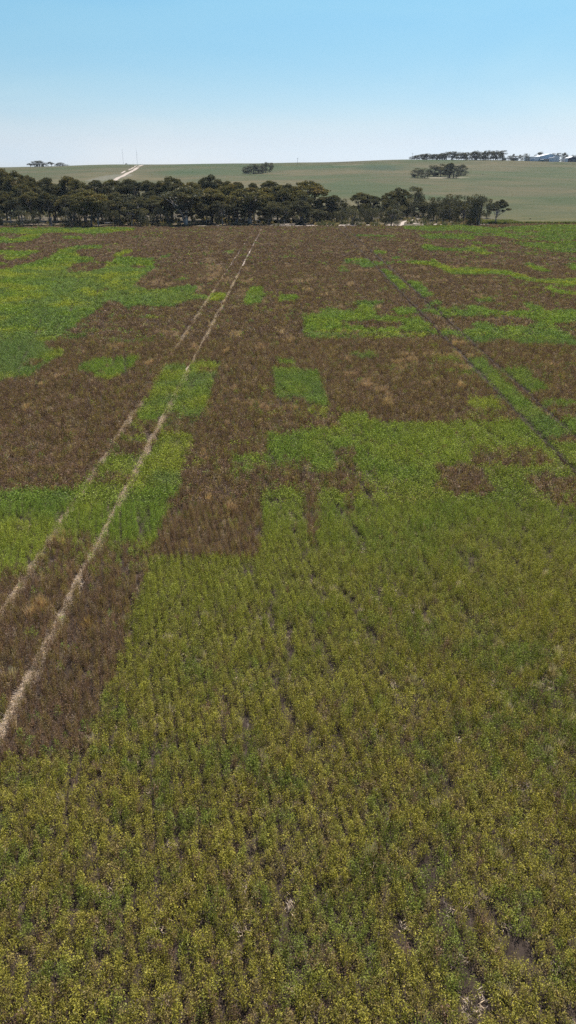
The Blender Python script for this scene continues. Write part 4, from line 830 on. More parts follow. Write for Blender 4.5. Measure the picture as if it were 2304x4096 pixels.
('eucalyptus_tree', 'D', -0.3, 285, 0.0, 12.6, 6.8, 'dark crown in the saddle left of the closing right-hand dome', 'tall eucalypts of the long tree belt'),
('eucalyptus_tree', 'D', -99.1, 265.5, 0.0, 9.9, 7.7, 'dark eucalyptus tree packed in the shaded depth of the long tree belt', 'packed trees inside the long tree belt'),
('eucalyptus_tree', 'D', -91.1, 260.0, 0.0, 8.9, 7.5, 'dark eucalyptus tree packed in the shaded depth of the long tree belt', 'packed trees inside the long tree belt'),
('eucalyptus_tree', 'D2', -86.4, 260.0, 0.0, 10.7, 6.7, 'dark eucalyptus tree packed in the shaded depth of the long tree belt', 'packed trees inside the long tree belt'),
('eucalyptus_tree', 'D2', -80.9, 260.2, 0.0, 10.5, 6.1, 'dark eucalyptus tree packed in the shaded depth of the long tree belt', 'packed trees inside the long tree belt'),
('eucalyptus_tree', 'G', -74.2, 259.1, 0.0, 9.5, 7.5, 'dark eucalyptus tree packed in the shaded depth of the long tree belt', 'packed trees inside the long tree belt'),
('eucalyptus_tree', 'D2', -68.2, 258.0, 0.0, 9.1, 7.9, 'dark eucalyptus tree packed in the shaded depth of the long tree belt', 'packed trees inside the long tree belt'),
('eucalyptus_tree', 'D2', -64.0, 265.7, 0.0, 6.1, 6.4, 'dark eucalyptus tree packed in the shaded depth of the long tree belt', 'packed trees inside the long tree belt'),
('eucalyptus_tree', 'D2', -57.0, 259.6, 0.0, 8.6, 8.0, 'dark eucalyptus tree packed in the shaded depth of the long tree belt', 'packed trees inside the long tree belt'),
('eucalyptus_tree', 'G', -50.6, 259.3, 0.0, 8.4, 6.4, 'dark eucalyptus tree packed in the shaded depth of the long tree belt', 'packed trees inside the long tree belt'),
('eucalyptus_tree', 'D', -46.3, 262.7, 0.0, 8.3, 7.7, 'dark eucalyptus tree packed in the shaded depth of the long tree belt', 'packed trees inside the long tree belt'),
('eucalyptus_tree', 'D', -40.2, 260.4, 0.0, 9.2, 6.4, 'dark eucalyptus tree packed in the shaded depth of the long tree belt', 'packed trees inside the long tree belt'),
('eucalyptus_tree', 'D2', -34.1, 258.5, 0.0, 7.9, 7.3, 'dark eucalyptus tree packed in the shaded depth of the long tree belt', 'packed trees inside the long tree belt'),
('eucalyptus_tree', 'D', -28.0, 261.2, 0.0, 6.4, 6.5, 'dark eucalyptus tree packed in the shaded depth of the long tree belt', 'packed trees inside the long tree belt'),
('eucalyptus_tree', 'G', -22.1, 258.1, 0.0, 8.1, 6.9, 'dark eucalyptus tree packed in the shaded depth of the long tree belt', 'packed trees inside the long tree belt'),
('eucalyptus_tree', 'D2', -17.5, 259.0, 0.0, 7.0, 7.9, 'dark eucalyptus tree packed in the shaded depth of the long tree belt', 'packed trees inside the long tree belt'),
('eucalyptus_tree', 'G', -12.6, 262.2, 0.0, 7.5, 6.5, 'dark eucalyptus tree packed in the shaded depth of the long tree belt', 'packed trees inside the long tree belt'),
('eucalyptus_tree', 'D', -6.5, 260.9, 0.0, 6.9, 7.5, 'dark eucalyptus tree packed in the shaded depth of the long tree belt', 'packed trees inside the long tree belt'),
('eucalyptus_tree', 'G', -1.3, 260.7, 0.0, 5.9, 5.8, 'dark eucalyptus tree packed in the shaded depth of the long tree belt', 'packed trees inside the long tree belt'),
('eucalyptus_tree', 'D2', 4.4, 262.4, 0.0, 7.7, 8.0, 'dark eucalyptus tree packed in the shaded depth of the long tree belt', 'packed trees inside the long tree belt'),
('eucalyptus_tree', 'D', 9.7, 263.0, 0.0, 4.9, 7.6, 'dark eucalyptus tree packed in the shaded depth of the long tree belt', 'packed trees inside the long tree belt'),
('eucalyptus_tree', 'D', -97.9, 266.4, 0.0, 10.6, 6.1, 'dark eucalyptus tree packed in the shaded depth of the long tree belt', 'packed trees inside the long tree belt'),
('eucalyptus_tree', 'G', -92.1, 268.8, 0.0, 12.7, 7.7, 'dark eucalyptus tree packed in the shaded depth of the long tree belt', 'packed trees inside the long tree belt'),
('eucalyptus_tree', 'G', -87.6, 271.1, 0.0, 11.8, 8.4, 'dark eucalyptus tree packed in the shaded depth of the long tree belt', 'packed trees inside the long tree belt'),
('eucalyptus_tree', 'D', -81.5, 271.9, 0.0, 9.1, 6.1, 'dark eucalyptus tree packed in the shaded depth of the long tree belt', 'packed trees inside the long tree belt'),
('eucalyptus_tree', 'G', -73.6, 267.2, 0.0, 10.9, 6.8, 'dark eucalyptus tree packed in the shaded depth of the long tree belt', 'packed trees inside the long tree belt'),
('eucalyptus_tree', 'D', -68.2, 271.0, 0.0, 10.1, 8.2, 'dark eucalyptus tree packed in the shaded depth of the long tree belt', 'packed trees inside the long tree belt'),
('eucalyptus_tree', 'G', -62.5, 268.5, 0.0, 7.5, 7.5, 'dark eucalyptus tree packed in the shaded depth of the long tree belt', 'packed trees inside the long tree belt'),
('eucalyptus_tree', 'G', -57.4, 269.0, 0.0, 9.4, 6.1, 'dark eucalyptus tree packed in the shaded depth of the long tree belt', 'packed trees inside the long tree belt'),
('eucalyptus_tree', 'D2', -50.7, 268.7, 0.0, 8.8, 7.0, 'dark eucalyptus tree packed in the shaded depth of the long tree belt', 'packed trees inside the long tree belt'),
('eucalyptus_tree', 'D', -46.0, 270.0, 0.0, 9.2, 7.2, 'dark eucalyptus tree packed in the shaded depth of the long tree belt', 'packed trees inside the long tree belt'),
('eucalyptus_tree', 'D', -41.4, 272.1, 0.0, 8.6, 7.5, 'dark eucalyptus tree packed in the shaded depth of the long tree belt', 'packed trees inside the long tree belt'),
('eucalyptus_tree', 'D', -36.1, 273.8, 0.0, 8.1, 6.5, 'dark eucalyptus tree packed in the shaded depth of the long tree belt', 'packed trees inside the long tree belt'),
('eucalyptus_tree', 'D', -29.0, 266.1, 0.0, 8.9, 7.2, 'dark eucalyptus tree packed in the shaded depth of the long tree belt', 'packed trees inside the long tree belt'),
('eucalyptus_tree', 'D', -23.5, 268.3, 0.0, 9.7, 6.4, 'dark eucalyptus tree packed in the shaded depth of the long tree belt', 'packed trees inside the long tree belt'),
('eucalyptus_tree', 'D', -18.0, 271.9, 0.0, 9.2, 7.5, 'dark eucalyptus tree packed in the shaded depth of the long tree belt', 'packed trees inside the long tree belt'),
('eucalyptus_tree', 'D', -11.7, 272.9, 0.0, 7.1, 6.3, 'dark eucalyptus tree packed in the shaded depth of the long tree belt', 'packed trees inside the long tree belt'),
('eucalyptus_tree', 'D', -5.9, 270.2, 0.0, 7.2, 7.1, 'dark eucalyptus tree packed in the shaded depth of the long tree belt', 'packed trees inside the long tree belt'),
('eucalyptus_tree', 'D', -0.8, 271.5, 0.0, 7.3, 7.0, 'dark eucalyptus tree packed in the shaded depth of the long tree belt', 'packed trees inside the long tree belt'),
('eucalyptus_tree', 'G', 5.4, 270.6, 0.0, 9.3, 7.8, 'dark eucalyptus tree packed in the shaded depth of the long tree belt', 'packed trees inside the long tree belt'),
('eucalyptus_tree', 'G', -101.9, 281.9, 0.0, 13.7, 7.5, 'dark eucalyptus tree packed in the shaded depth of the long tree belt', 'packed trees inside the long tree belt'),
('eucalyptus_tree', 'D', -95.7, 280.0, 0.0, 13.3, 7.5, 'dark eucalyptus tree packed in the shaded depth of the long tree belt', 'packed trees inside the long tree belt'),
('eucalyptus_tree', 'D2', -90.1, 278.8, 0.0, 11.5, 6.0, 'dark eucalyptus tree packed in the shaded depth of the long tree belt', 'packed trees inside the long tree belt'),
('eucalyptus_tree', 'D', -85.9, 282.7, 0.0, 10.0, 6.3, 'dark eucalyptus tree packed in the shaded depth of the long tree belt', 'packed trees inside the long tree belt'),
('eucalyptus_tree', 'D', -79.2, 280.3, 0.0, 11.1, 6.9, 'dark eucalyptus tree packed in the shaded depth of the long tree belt', 'packed trees inside the long tree belt'),
('eucalyptus_tree', 'D2', -72.8, 275.0, 0.0, 11.3, 8.3, 'dark eucalyptus tree packed in the shaded depth of the long tree belt', 'packed trees inside the long tree belt'),
('eucalyptus_tree', 'D', -68.4, 280.5, 0.0, 8.7, 8.3, 'dark eucalyptus tree packed in the shaded depth of the long tree belt', 'packed trees inside the long tree belt'),
('eucalyptus_tree', 'D', -61.7, 277.4, 0.0, 10.0, 6.7, 'dark eucalyptus tree packed in the shaded depth of the long tree belt', 'packed trees inside the long tree belt'),
('eucalyptus_tree', 'D', -56.0, 278.4, 0.0, 8.7, 8.1, 'dark eucalyptus tree packed in the shaded depth of the long tree belt', 'packed trees inside the long tree belt'),
('eucalyptus_tree', 'D', -49.4, 278.1, 0.0, 10.5, 6.3, 'dark eucalyptus tree packed in the shaded depth of the long tree belt', 'packed trees inside the long tree belt'),
('eucalyptus_tree', 'D2', -43.5, 277.8, 0.0, 8.9, 7.5, 'dark eucalyptus tree packed in the shaded depth of the long tree belt', 'packed trees inside the long tree belt'),
('eucalyptus_tree', 'D', -37.4, 282.3, 0.0, 10.7, 6.9, 'dark eucalyptus tree packed in the shaded depth of the long tree belt', 'packed trees inside the long tree belt'),
('eucalyptus_tree', 'D', -30.9, 278.0, 0.0, 9.9, 8.3, 'dark eucalyptus tree packed in the shaded depth of the long tree belt', 'packed trees inside the long tree belt'),
('eucalyptus_tree', 'D2', -25.4, 280.7, 0.0, 10.2, 7.3, 'dark eucalyptus tree packed in the shaded depth of the long tree belt', 'packed trees inside the long tree belt'),
('eucalyptus_tree', 'D2', -19.8, 282.8, 0.0, 9.5, 6.7, 'dark eucalyptus tree packed in the shaded depth of the long tree belt', 'packed trees inside the long tree belt'),
('eucalyptus_tree', 'G', -13.6, 277.5, 0.0, 11.1, 8.5, 'dark eucalyptus tree packed in the shaded depth of the long tree belt', 'packed trees inside the long tree belt'),
('eucalyptus_tree', 'D2', -6.9, 280.0, 0.0, 9.7, 6.3, 'dark eucalyptus tree packed in the shaded depth of the long tree belt', 'packed trees inside the long tree belt'),
('eucalyptus_tree', 'D', -1.1, 278.1, 0.0, 11.3, 6.3, 'dark eucalyptus tree packed in the shaded depth of the long tree belt', 'packed trees inside the long tree belt'),
('eucalyptus_tree', 'D', 4.8, 275.3, 0.0, 10.6, 7.1, 'dark eucalyptus tree packed in the shaded depth of the long tree belt', 'packed trees inside the long tree belt'),
('eucalyptus_tree', 'D2', 10.7, 278.9, 0.0, 5.7, 6.7, 'dark eucalyptus tree packed in the shaded depth of the long tree belt', 'packed trees inside the long tree belt'),
('eucalyptus_tree', 'RW', 14.7, 285, 0.0, 6.9, 7.1, 'dark tree packed behind the front trees of the right-hand belt', 'packed trees inside the right-hand tree belt'),
('eucalyptus_tree', 'RW', 18.8, 292, 0.0, 6.2, 7.8, 'dark tree packed behind the front trees of the right-hand belt', 'packed trees inside the right-hand tree belt'),
('eucalyptus_tree', 'R2', 30.1, 290, 0.0, 6.7, 5.7, 'dark tree packed behind the front trees of the right-hand belt', 'packed trees inside the right-hand tree belt'),
('eucalyptus_tree', 'R2', 37.4, 292, 0.0, 7.5, 6.4, 'dark tree packed behind the front trees of the right-hand belt', 'packed trees inside the right-hand tree belt'),
('eucalyptus_tree', 'RW', 39.8, 285, 0.0, 6.9, 7.2, 'dark tree packed behind the front trees of the right-hand belt', 'packed trees inside the right-hand tree belt'),
('eucalyptus_tree', 'RW', 54.2, 285, 0.0, 6.0, 6.3, 'dark tree packed behind the front trees of the right-hand belt', 'packed trees inside the right-hand tree belt'),
('eucalyptus_tree', 'RW', 59.3, 292, 0.0, 6.2, 5.8, 'dark tree packed behind the front trees of the right-hand belt', 'packed trees inside the right-hand tree belt'),
('eucalyptus_tree', 'D', 64.1, 290, 0.0, 6.7, 6.5, 'dark tree packed behind the front trees of the right-hand belt', 'packed trees inside the right-hand tree belt'),
('eucalyptus_tree', 'RW', 67.7, 285, 0.0, 6.9, 7.5, 'dark tree packed behind the front trees of the right-hand belt', 'packed trees inside the right-hand tree belt'),
('eucalyptus_tree', 'R2', 72.1, 294, 0.01, 6.1, 5.8, 'dark tree packed behind the front trees of the right-hand belt', 'packed trees inside the right-hand tree belt'),
('eucalyptus_tree', 'D', 52.6, 300, 0.05, 5.9, 7.2, 'dark tree packed behind the front trees of the right-hand belt', 'packed trees inside the right-hand tree belt'),
('eucalyptus_tree', 'RW', 46.2, 300, 0.05, 7.2, 8.1, 'dark tree packed behind the front trees of the right-hand belt', 'packed trees inside the right-hand tree belt'),
('eucalyptus_tree', 'R', -43.6, 784.0, 15.26, 4.1, 4.0, 'leftmost low tree of the middle hill island', 'trees of the small island on the middle of the hill'),
('eucalyptus_tree', 'RW', -38.8, 773.0, 14.76, 7.5, 7.3, 'dense dark tree at the left of the middle hill island', 'trees of the small island on the middle of the hill'),
('eucalyptus_tree', 'RW', -34.0, 773.0, 14.77, 8.6, 8.4, 'broad rounded tree, second mass of the middle hill island', 'trees of the small island on the middle of the hill'),
('eucalyptus_tree', 'R2', -28.9, 777.5, 15.01, 8.3, 7.9, 'tree in the centre of the middle hill island', 'trees of the small island on the middle of the hill'),
('eucalyptus_tree', 'R', -25.1, 784.0, 15.35, 7.4, 6.8, 'low-topped tree right of centre of the middle hill island', 'trees of the small island on the middle of the hill'),
('eucalyptus_tree', 'RW', -22.2, 792.0, 15.76, 9.8, 6.3, 'tallest tree of the middle hill island, with knobby top', 'trees of the small island on the middle of the hill'),
('eucalyptus_tree', 'R2', -18.6, 807.5, 16.55, 8.4, 5.8, 'rightmost tree of the middle hill island', 'trees of the small island on the middle of the hill'),
('eucalyptus_tree', 'RW', 110.8, 671.0, 12.07, 7.7, 7.8, 'leftmost big rounded tree of the right hill island', 'trees of the island on the right of the hill'),
('eucalyptus_tree', 'R2', 116.2, 668.5, 11.94, 7.7, 6.3, 'second tree from the left in the right hill island', 'trees of the island on the right of the hill'),
('eucalyptus_tree', 'R', 119.9, 674.0, 12.19, 4.9, 2.9, 'small low tree at the bare gap of the right hill island', 'trees of the island on the right of the hill'),
('eucalyptus_tree', 'R', 124.8, 692.5, 13.07, 5.0, 4.5, 'low tree left of the first tall one in the right hill island', 'trees of the island on the right of the hill'),
('eucalyptus_tree', 'RW', 127.9, 691.5, 13.0, 9.5, 7.5, 'first tall tree left of centre in the right hill island', 'trees of the island on the right of the hill'),
('eucalyptus_tree', 'RW', 133.8, 689.5, 12.88, 10.1, 7.5, 'flat-topped tall tree at the centre of the right hill island', 'trees of the island on the right of the hill'),
('eucalyptus_tree', 'R2', 138.4, 692.5, 13.0, 6.4, 5.5, 'lower tree between the two peaks of the right hill island', 'trees of the island on the right of the hill'),
('eucalyptus_tree', 'D', 138.5, 673.0, 12.06, 12.0, 6.3, 'highest tree of the right hill island, ragged top', 'trees of the island on the right of the hill'),
('eucalyptus_tree', 'RW', 140.8, 669.0, 11.86, 8.7, 8.7, 'front tree with foliage to the ground in the right hill island', 'trees of the island on the right of the hill'),
('eucalyptus_tree', 'RW', 156.6, 713.0, 13.92, 8.8, 8.3, 'rightmost tree of the right hill island', 'trees of the island on the right of the hill'),
('eucalyptus_tree', 'L', -323.6, 992, 21.99, 5.0, 7.2, 'leftmost tree of the far-left skyline group, leaning with open crown', 'trees on the far left skyline'),
('eucalyptus_tree', 'R2', -318.2, 992, 22.11, 7.0, 7.2, 'second tree of the far-left skyline group, ragged top', 'trees on the far left skyline'),
('eucalyptus_tree', 'RW', -312.5, 992, 22.25, 7.3, 10.7, 'biggest rounded tree of the far-left skyline group', 'trees on the far left skyline'),
('eucalyptus_tree', 'R', -304.0, 992, 22.48, 4.7, 6.8, 'small compact tree right of the biggest far-left skyline tree', 'trees on the far left skyline'),
('eucalyptus_tree', 'L', -297.2, 992, 22.69, 5.9, 7.9, 'open flat-topped tree of the far-left skyline group, trunk visible', 'trees on the far left skyline'),
('eucalyptus_tree', 'R', -290.2, 992, 22.92, 2.8, 5.0, 'small tree right of the open flat-topped skyline tree', 'trees on the far left skyline'),
('eucalyptus_tree', 'RW', -285.9, 992, 23.06, 4.3, 8.6, 'broad dark tree near the right end of the far-left skyline group', 'trees on the far left skyline'),
('eucalyptus_tree', 'R', -279.4, 992, 23.28, 1.8, 6.4, 'rightmost low tree of the far-left skyline group', 'trees on the far left skyline'),
('eucalyptus_tree', 'R', 154.5, 991.5, 30.47, 2.7, 5.7, 'dark tree in the dense windbreak along the right skyline', 'windbreak on the right skyline'),
('eucalyptus_tree', 'R', 157.2, 989.4, 30.41, 4.0, 9.2, 'dark tree in the dense windbreak along the right skyline', 'windbreak on the right skyline'),
('eucalyptus_tree', 'R2', 160.9, 990.5, 30.44, 5.2, 8.2, 'dark tree in the dense windbreak along the right skyline', 'windbreak on the right skyline'),
('eucalyptus_tree', 'R2', 164.8, 992.4, 30.48, 5.7, 5.9, 'dark tree in the dense windbreak along the right skyline', 'windbreak on the right skyline'),
('eucalyptus_tree', 'R2', 167.2, 986.6, 30.29, 6.6, 8.0, 'dark tree in the dense windbreak along the right skyline', 'windbreak on the right skyline'),
('eucalyptus_tree', 'RW', 170.2, 987.0, 30.29, 6.8, 7.7, 'dark tree in the dense windbreak along the right skyline', 'windbreak on the right skyline'),
('eucalyptus_tree', 'RW', 171.8, 979.8, 30.03, 7.0, 7.6, 'dark tree in the dense windbreak along the right skyline', 'windbreak on the right skyline'),
('eucalyptus_tree', 'R2', 177.0, 989.6, 30.33, 6.5, 8.6, 'dark tree in the dense windbreak along the right skyline', 'windbreak on the right skyline'),
('eucalyptus_tree', 'R', 178.8, 985.5, 30.18, 7.0, 5.9, 'dark tree in the dense windbreak along the right skyline', 'windbreak on the right skyline'),
('eucalyptus_tree', 'RW', 182.6, 989.3, 30.28, 6.6, 6.4, 'dark tree in the dense windbreak along the right skyline', 'windbreak on the right skyline'),
('eucalyptus_tree', 'R', 186.4, 990.3, 30.27, 6.6, 9.3, 'dark tree in the dense windbreak along the right skyline', 'windbreak on the right skyline'),
('eucalyptus_tree', 'RW', 187.8, 981.6, 29.97, 7.1, 7.1, 'dark tree in the dense windbreak along the right skyline', 'windbreak on the right skyline'),
('eucalyptus_tree', 'RW', 192.9, 990.9, 30.24, 7.7, 8.1, 'dark tree in the dense windbreak along the right skyline', 'windbreak on the right skyline'),
('eucalyptus_tree', 'R', 196.1, 993.1, 30.27, 8.3, 8.4, 'dark tree in the dense windbreak along the right skyline', 'windbreak on the right skyline'),
('eucalyptus_tree', 'R2', 197.6, 986.8, 30.06, 9.5, 8.2, 'dark tree in the dense windbreak along the right skyline', 'windbreak on the right skyline'),
('eucalyptus_tree', 'R', 201.2, 990.2, 30.14, 9.8, 5.8, 'dark tree in the dense windbreak along the right skyline', 'windbreak on the right skyline'),
('eucalyptus_tree', 'R', 204.7, 994.1, 30.23, 9.6, 6.7, 'dark tree in the dense windbreak along the right skyline', 'windbreak on the right skyline'),
('eucalyptus_tree', 'RW', 205.6, 983.1, 29.87, 9.8, 7.6, 'dark tree in the dense windbreak along the right skyline', 'windbreak on the right skyline'),
('eucalyptus_tree', 'R', 211.1, 992.8, 30.14, 8.6, 8.7, 'dark tree in the dense windbreak along the right skyline', 'windbreak on the right skyline'),
('eucalyptus_tree', 'R2', 213.4, 989.5, 30.02, 9.2, 8.3, 'dark tree in the dense windbreak along the right skyline', 'windbreak on the right skyline'),
('eucalyptus_tree', 'R', 215.5, 987.1, 29.93, 9.2, 8.8, 'dark tree in the dense windbreak along the right skyline', 'windbreak on the right skyline'),
('eucalyptus_tree', 'R2', 217.9, 984.2, 29.81, 8.2, 7.4, 'dark tree in the dense windbreak along the right skyline', 'windbreak on the right skyline'),
('eucalyptus_tree', 'RW', 223.3, 992.6, 30.05, 8.8, 7.1, 'dark tree in the dense windbreak along the right skyline', 'windbreak on the right skyline'),
('eucalyptus_tree', 'R2', 224.3, 980.9, 29.67, 9.1, 6.4, 'dark tree in the dense windbreak along the right skyline', 'windbreak on the right skyline'),
('eucalyptus_tree', 'R', 230.1, 990.2, 29.95, 9.7, 6.4, 'dark tree in the dense windbreak along the right skyline', 'windbreak on the right skyline'),
('eucalyptus_tree', 'RW', 233.1, 990.3, 29.95, 10.4, 9.1, 'dark tree in the dense windbreak along the right skyline', 'windbreak on the right skyline'),
('eucalyptus_tree', 'R2', 236.4, 989.4, 29.91, 10.8, 8.7, 'dark tree in the dense windbreak along the right skyline', 'windbreak on the right skyline'),
('eucalyptus_tree', 'R2', 237.6, 979.6, 29.59, 9.7, 6.9, 'dark tree in the dense windbreak along the right skyline', 'windbreak on the right skyline'),
('eucalyptus_tree', 'RW', 241.5, 980.6, 29.62, 9.8, 7.0, 'dark tree in the dense windbreak along the right skyline', 'windbreak on the right skyline'),
('eucalyptus_tree', 'RW', 247.3, 994.0, 30.02, 10.7, 7.5, 'dark tree in the dense windbreak along the right skyline', 'windbreak on the right skyline'),
('eucalyptus_tree', 'R2', 250.5, 993.2, 29.98, 11.3, 7.4, 'dark tree in the dense windbreak along the right skyline', 'windbreak on the right skyline'),
('eucalyptus_tree', 'R2', 250.9, 982.1, 29.6, 11.0, 7.3, 'dark tree in the dense windbreak along the right skyline', 'windbreak on the right skyline'),
('eucalyptus_tree', 'RW', 257.1, 993.1, 29.91, 10.8, 7.1, 'dark tree in the dense windbreak along the right skyline', 'windbreak on the right skyline'),
('eucalyptus_tree', 'R2', 259.2, 991.0, 29.82, 11.1, 8.7, 'dark tree in the dense windbreak along the right skyline', 'windbreak on the right skyline'),
('eucalyptus_tree', 'RW', 263.3, 993.8, 29.85, 10.5, 5.8, 'dark tree in the dense windbreak along the right skyline', 'windbreak on the right skyline'),
('eucalyptus_tree', 'RW', 265.9, 980, 29.32, 11.1, 9.9, 'high rounded tree where the skyline windbreak begins to thin out, above a pale roof', 'open trees left of the big shed'),
('eucalyptus_tree', 'R2', 273.0, 980, 29.19, 5.7, 5.6, 'low tree right of the high rounded windbreak tree', 'open trees left of the big shed'),
('eucalyptus_tree', 'RW', 279.2, 980, 29.07, 7.5, 8.0, 'detached pale grey-green tree left of the last two skyline trees', 'open trees left of the big shed'),
('eucalyptus_tree', 'R2', 287.6, 980, 28.89, 6.9, 6.8, 'dark tree before the last one left of the big shed', 'open trees left of the big shed'),
('eucalyptus_tree', 'R2', 293.8, 980, 28.75, 8.4, 6.2, 'last skyline tree left of the big shed, leaning towards it', 'open trees left of the big shed'),
('eucalyptus_tree', 'RW', 327.6, 1035, 29.41, 10.9, 9.8, 'flat tree crown showing over the left wing roof of the big shed', 'trees around the farm sheds'),
('eucalyptus_tree', 'R2', 348.0, 1040, 29.04, 9.7, 5.3, 'small round crown behind the big shed ridge', 'trees around the farm sheds'),
('eucalyptus_tree', 'RW', 346.0, 1015, 28.73, 9.7, 7.7, 'first dark tree behind the right corner of the big shed', 'trees around the farm sheds'),
('eucalyptus_tree', 'RW', 352.5, 1015, 28.64, 10.4, 7.0, 'tallest tree between the two sheds', 'trees around the farm sheds'),
('eucalyptus_tree', 'R2', 357.0, 1015, 28.58, 9.0, 4.5, 'slim tree between the two sheds, nearest the dark shed', 'trees around the farm sheds'),
('eucalyptus_tree', 'R2', 372.5, 1035, 28.69, 7.9, 6.5, 'tree behind the roof of the dark shed', 'trees around the farm sheds'),
('eucalyptus_tree', 'RW', 378.4, 1035, 28.67, 8.5, 7.8, 'tree behind the right end of the dark shed', 'trees around the farm sheds'),
('bush', 'R', -201.6, 985, 24.74, 1.8, 2.7, 'lonely bush at the foot of the left mast', ''),
('bush', 'R', -183.8, 985, 24.66, 0.6, 1.0, 'tiny bush on the skyline right of the right mast', ''),
('shrub', 'R', 91.5, 290.0, 0.0, 0.5, 0.7, 'small round shrub on the yellowish grass right of the lone gum', ''),
('shrub', 'R', 89.0, 289.0, 0.0, 0.4, 0.4, 'tiny shrub left of the round shrub on the yellowish grass', ''),
('shrub', 'R', 178.1, 720.0, 14.23, 0.8, 0.8, 'single tiny shrub on the green slope right of the hill island', '')]
GOLD = ['golden', 'reddish', 'yellow', 'rounded crown below', 'far left', 'highest dome', 'wide flat', 'closing', 'tall dome']
rt = random.Random(11)
for i, (name, kind, x, y, z, h, w, label, group) in enumerate(TREES):
    tr, cr_ = PROTO[kind][rt.randrange(len(PROTO[kind]))]
    o = empty(name, (x, y, gz(x, y)), 0.0 if 'lone spreading' in label else rt.uniform(-.3, .3) if kind == 'GB' else rt.uniform(0, 6.283))
    sx_ = w/10.0*(1.16 if y < 330 else 1.75 if y < 900 else 1.5); o.scale = (sx_, sx_*rt.uniform(.85, 1.1), h/10.0)
    tag(o, label, 'bush' if name in ('bush', 'shrub') else 'tree', group or None)
    a = link('trunk', tr, None, o); b = link('crown', cr_, None, o)
    g = .0
    if y < 330 and h > 9: g = rt.choice([0, .2, .4, .65])
    if any(s_ in label for s_ in ('golden', 'yellow-green', 'yellow-tipped', 'reddish')): g = 1.0
    if y < 330 and h <= 9: g = rt.choice([0, 0, .1, .2])
    b['gold'] = g

# ------------------------------------------------------------------ belt floor things: logs, stump, post, earth heap
def log(x, y, L_, rad, rz, label, br=2, seed=0):
    r = random.Random(seed); m = MB()
    p = [(-L_/2 + L_*k/5, r.uniform(-.15, .15), rad*.9 + r.uniform(0, .15)) for k in range(6)]
    m.tube(p, [rad*(1-.12*k) for k in range(6)], 8)
    for b in range(br):
        s = Vector(p[2+b]); m.tube([s, s + Vector((.6, r.choice([-1, 1])*.5, .7)), s + Vector((1.3, r.choice([-1, 1])*.8, 1.3))], [rad*.5, rad*.35, .03], 6)
    o = m.build('fallen_log', M['deadwood'], loc=(x, y, gz(x, y)), smooth=True); o.rotation_euler = (0, 0, rz)
    tag(o, label, 'log', 'pale fallen logs under the tree belt'); return o
log(-106.5, 292, 4.5, .35, .1, 'white fallen log lying deep under the trees at far left', 1, 1)
log(-87, 268, 4.2, .33, -.45, 'bent pale fallen branch left of the charred stump', 3, 2)
log(-97.6, 250.5, 3.6, .22, -.5, 'pale slanting log at the left picture edge by the green field', 1, 3)
log(-66.4, 272, 2.5, .3, 1.2, 'short upright pale snag between the golden crown trunks and the slender trees', 2, 4)
log(-60, 262, 5.0, .28, .05, 'long low pale log behind the four slender trees', 1, 5)
log(-25.2, 299, 3.8, .5, .2, 'bright white log heap showing through the gap left of the white-trunked gum', 2, 6)
log(-17, 281, 3.4, .45, .8, 'bright leaning dead limb beside the double-stemmed dark tree', 3, 7)
log(-20.5, 284, 2.6, .4, -.4, 'small white log left of the leaning dead limb', 1, 8)
m = MB(); m.tube([(0,0,-.2), (.05,.0,1), (-.05,.05,2), (.1,0,2.9)], [.38,.30,.27,.2], 8); m.tube([(0,0,2.0), (.3,.1,2.6), (.35,.1,3.1)], [.16,.1,.05], 6)
tag(m.build('tree_stump', M['bark'], loc=(-76.7, 248, 0), smooth=True), 'charred upright tree stump at the edge of the green field', 'stump')
p = empty('marker_post', (33.6, 263.5, 0)); tag(p, 'short dark post standing on pale sand left of the wide round tree', 'post')
m = MB(); m.tube([(0,0,-.3), (0,0,1.7)], [.12,.11], 8); m.build('post', M['wood'], p); m = MB(); m.box(-.28,.28,-.14,-.125,1.0,1.6); m.build('plate', M['steel'], p)
# earth heap under the lone gum
q = np.random.default_rng(4); nn_ = 25; hx, hy = np.meshgrid(np.linspace(-4.5, 4.5, nn_), np.linspace(-2.5, 2.5, nn_))
hh = np.clip(1 - (hx/4.5)**2 - (hy/2.5)**2, 0, 1)**.7*1.1*(.6+.8*fbm(hx+20, hy+20, 2.0, 9, 4)) - .05
ii = (np.arange(nn_-1)[:, None]*nn_ + np.arange(nn_-1)[None]).ravel()
o = link('earth_heap', mesh_np('earth_heap', np.stack([hx.ravel(), hy.ravel(), hh.ravel()], 1), np.stack([ii, ii+1, ii+nn_+1, ii+nn_], 1), smooth=True), M['earth'], None, (63.5, 266, 0))
tag(o, 'low reddish earth heap in the shade of the lone spreading gum', 'earth heap')
# dark grass line at the foot of the hill and rough grass right of the lone gum
def grass_mesh(seed, h):
    return plant('tuft%d' % seed, seed, 40, .45, h, .22, 30, .8, 1.2, .25)
y = np.concatenate([262.6 + rng.normal(size=1500)*.25, 264 + rng.uniform(-1, 12, 1500)]); x = np.concatenate([rng.uniform(70, 125, 1500), rng.uniform(66, 80, 1500)])
k = len(x); o = scatter('rough_grass', [grass_mesh(200+i, .6) for i in range(3)], np.stack([x, y, y*0], 1), np.stack([x*0, x*0, rng.uniform(0, 6.28, k)], 1), np.repeat(rng.uniform(.6, 1.2, (k, 1)), 3, 1),
        rng.integers(0, 3, k), np.where(rng.uniform(size=(k, 1)) < .7, L((.085,.115,.045)), L((.22,.20,.11))))
tag(o, 'dark rough grass along the field boundary at the foot of the hill', 'grass')
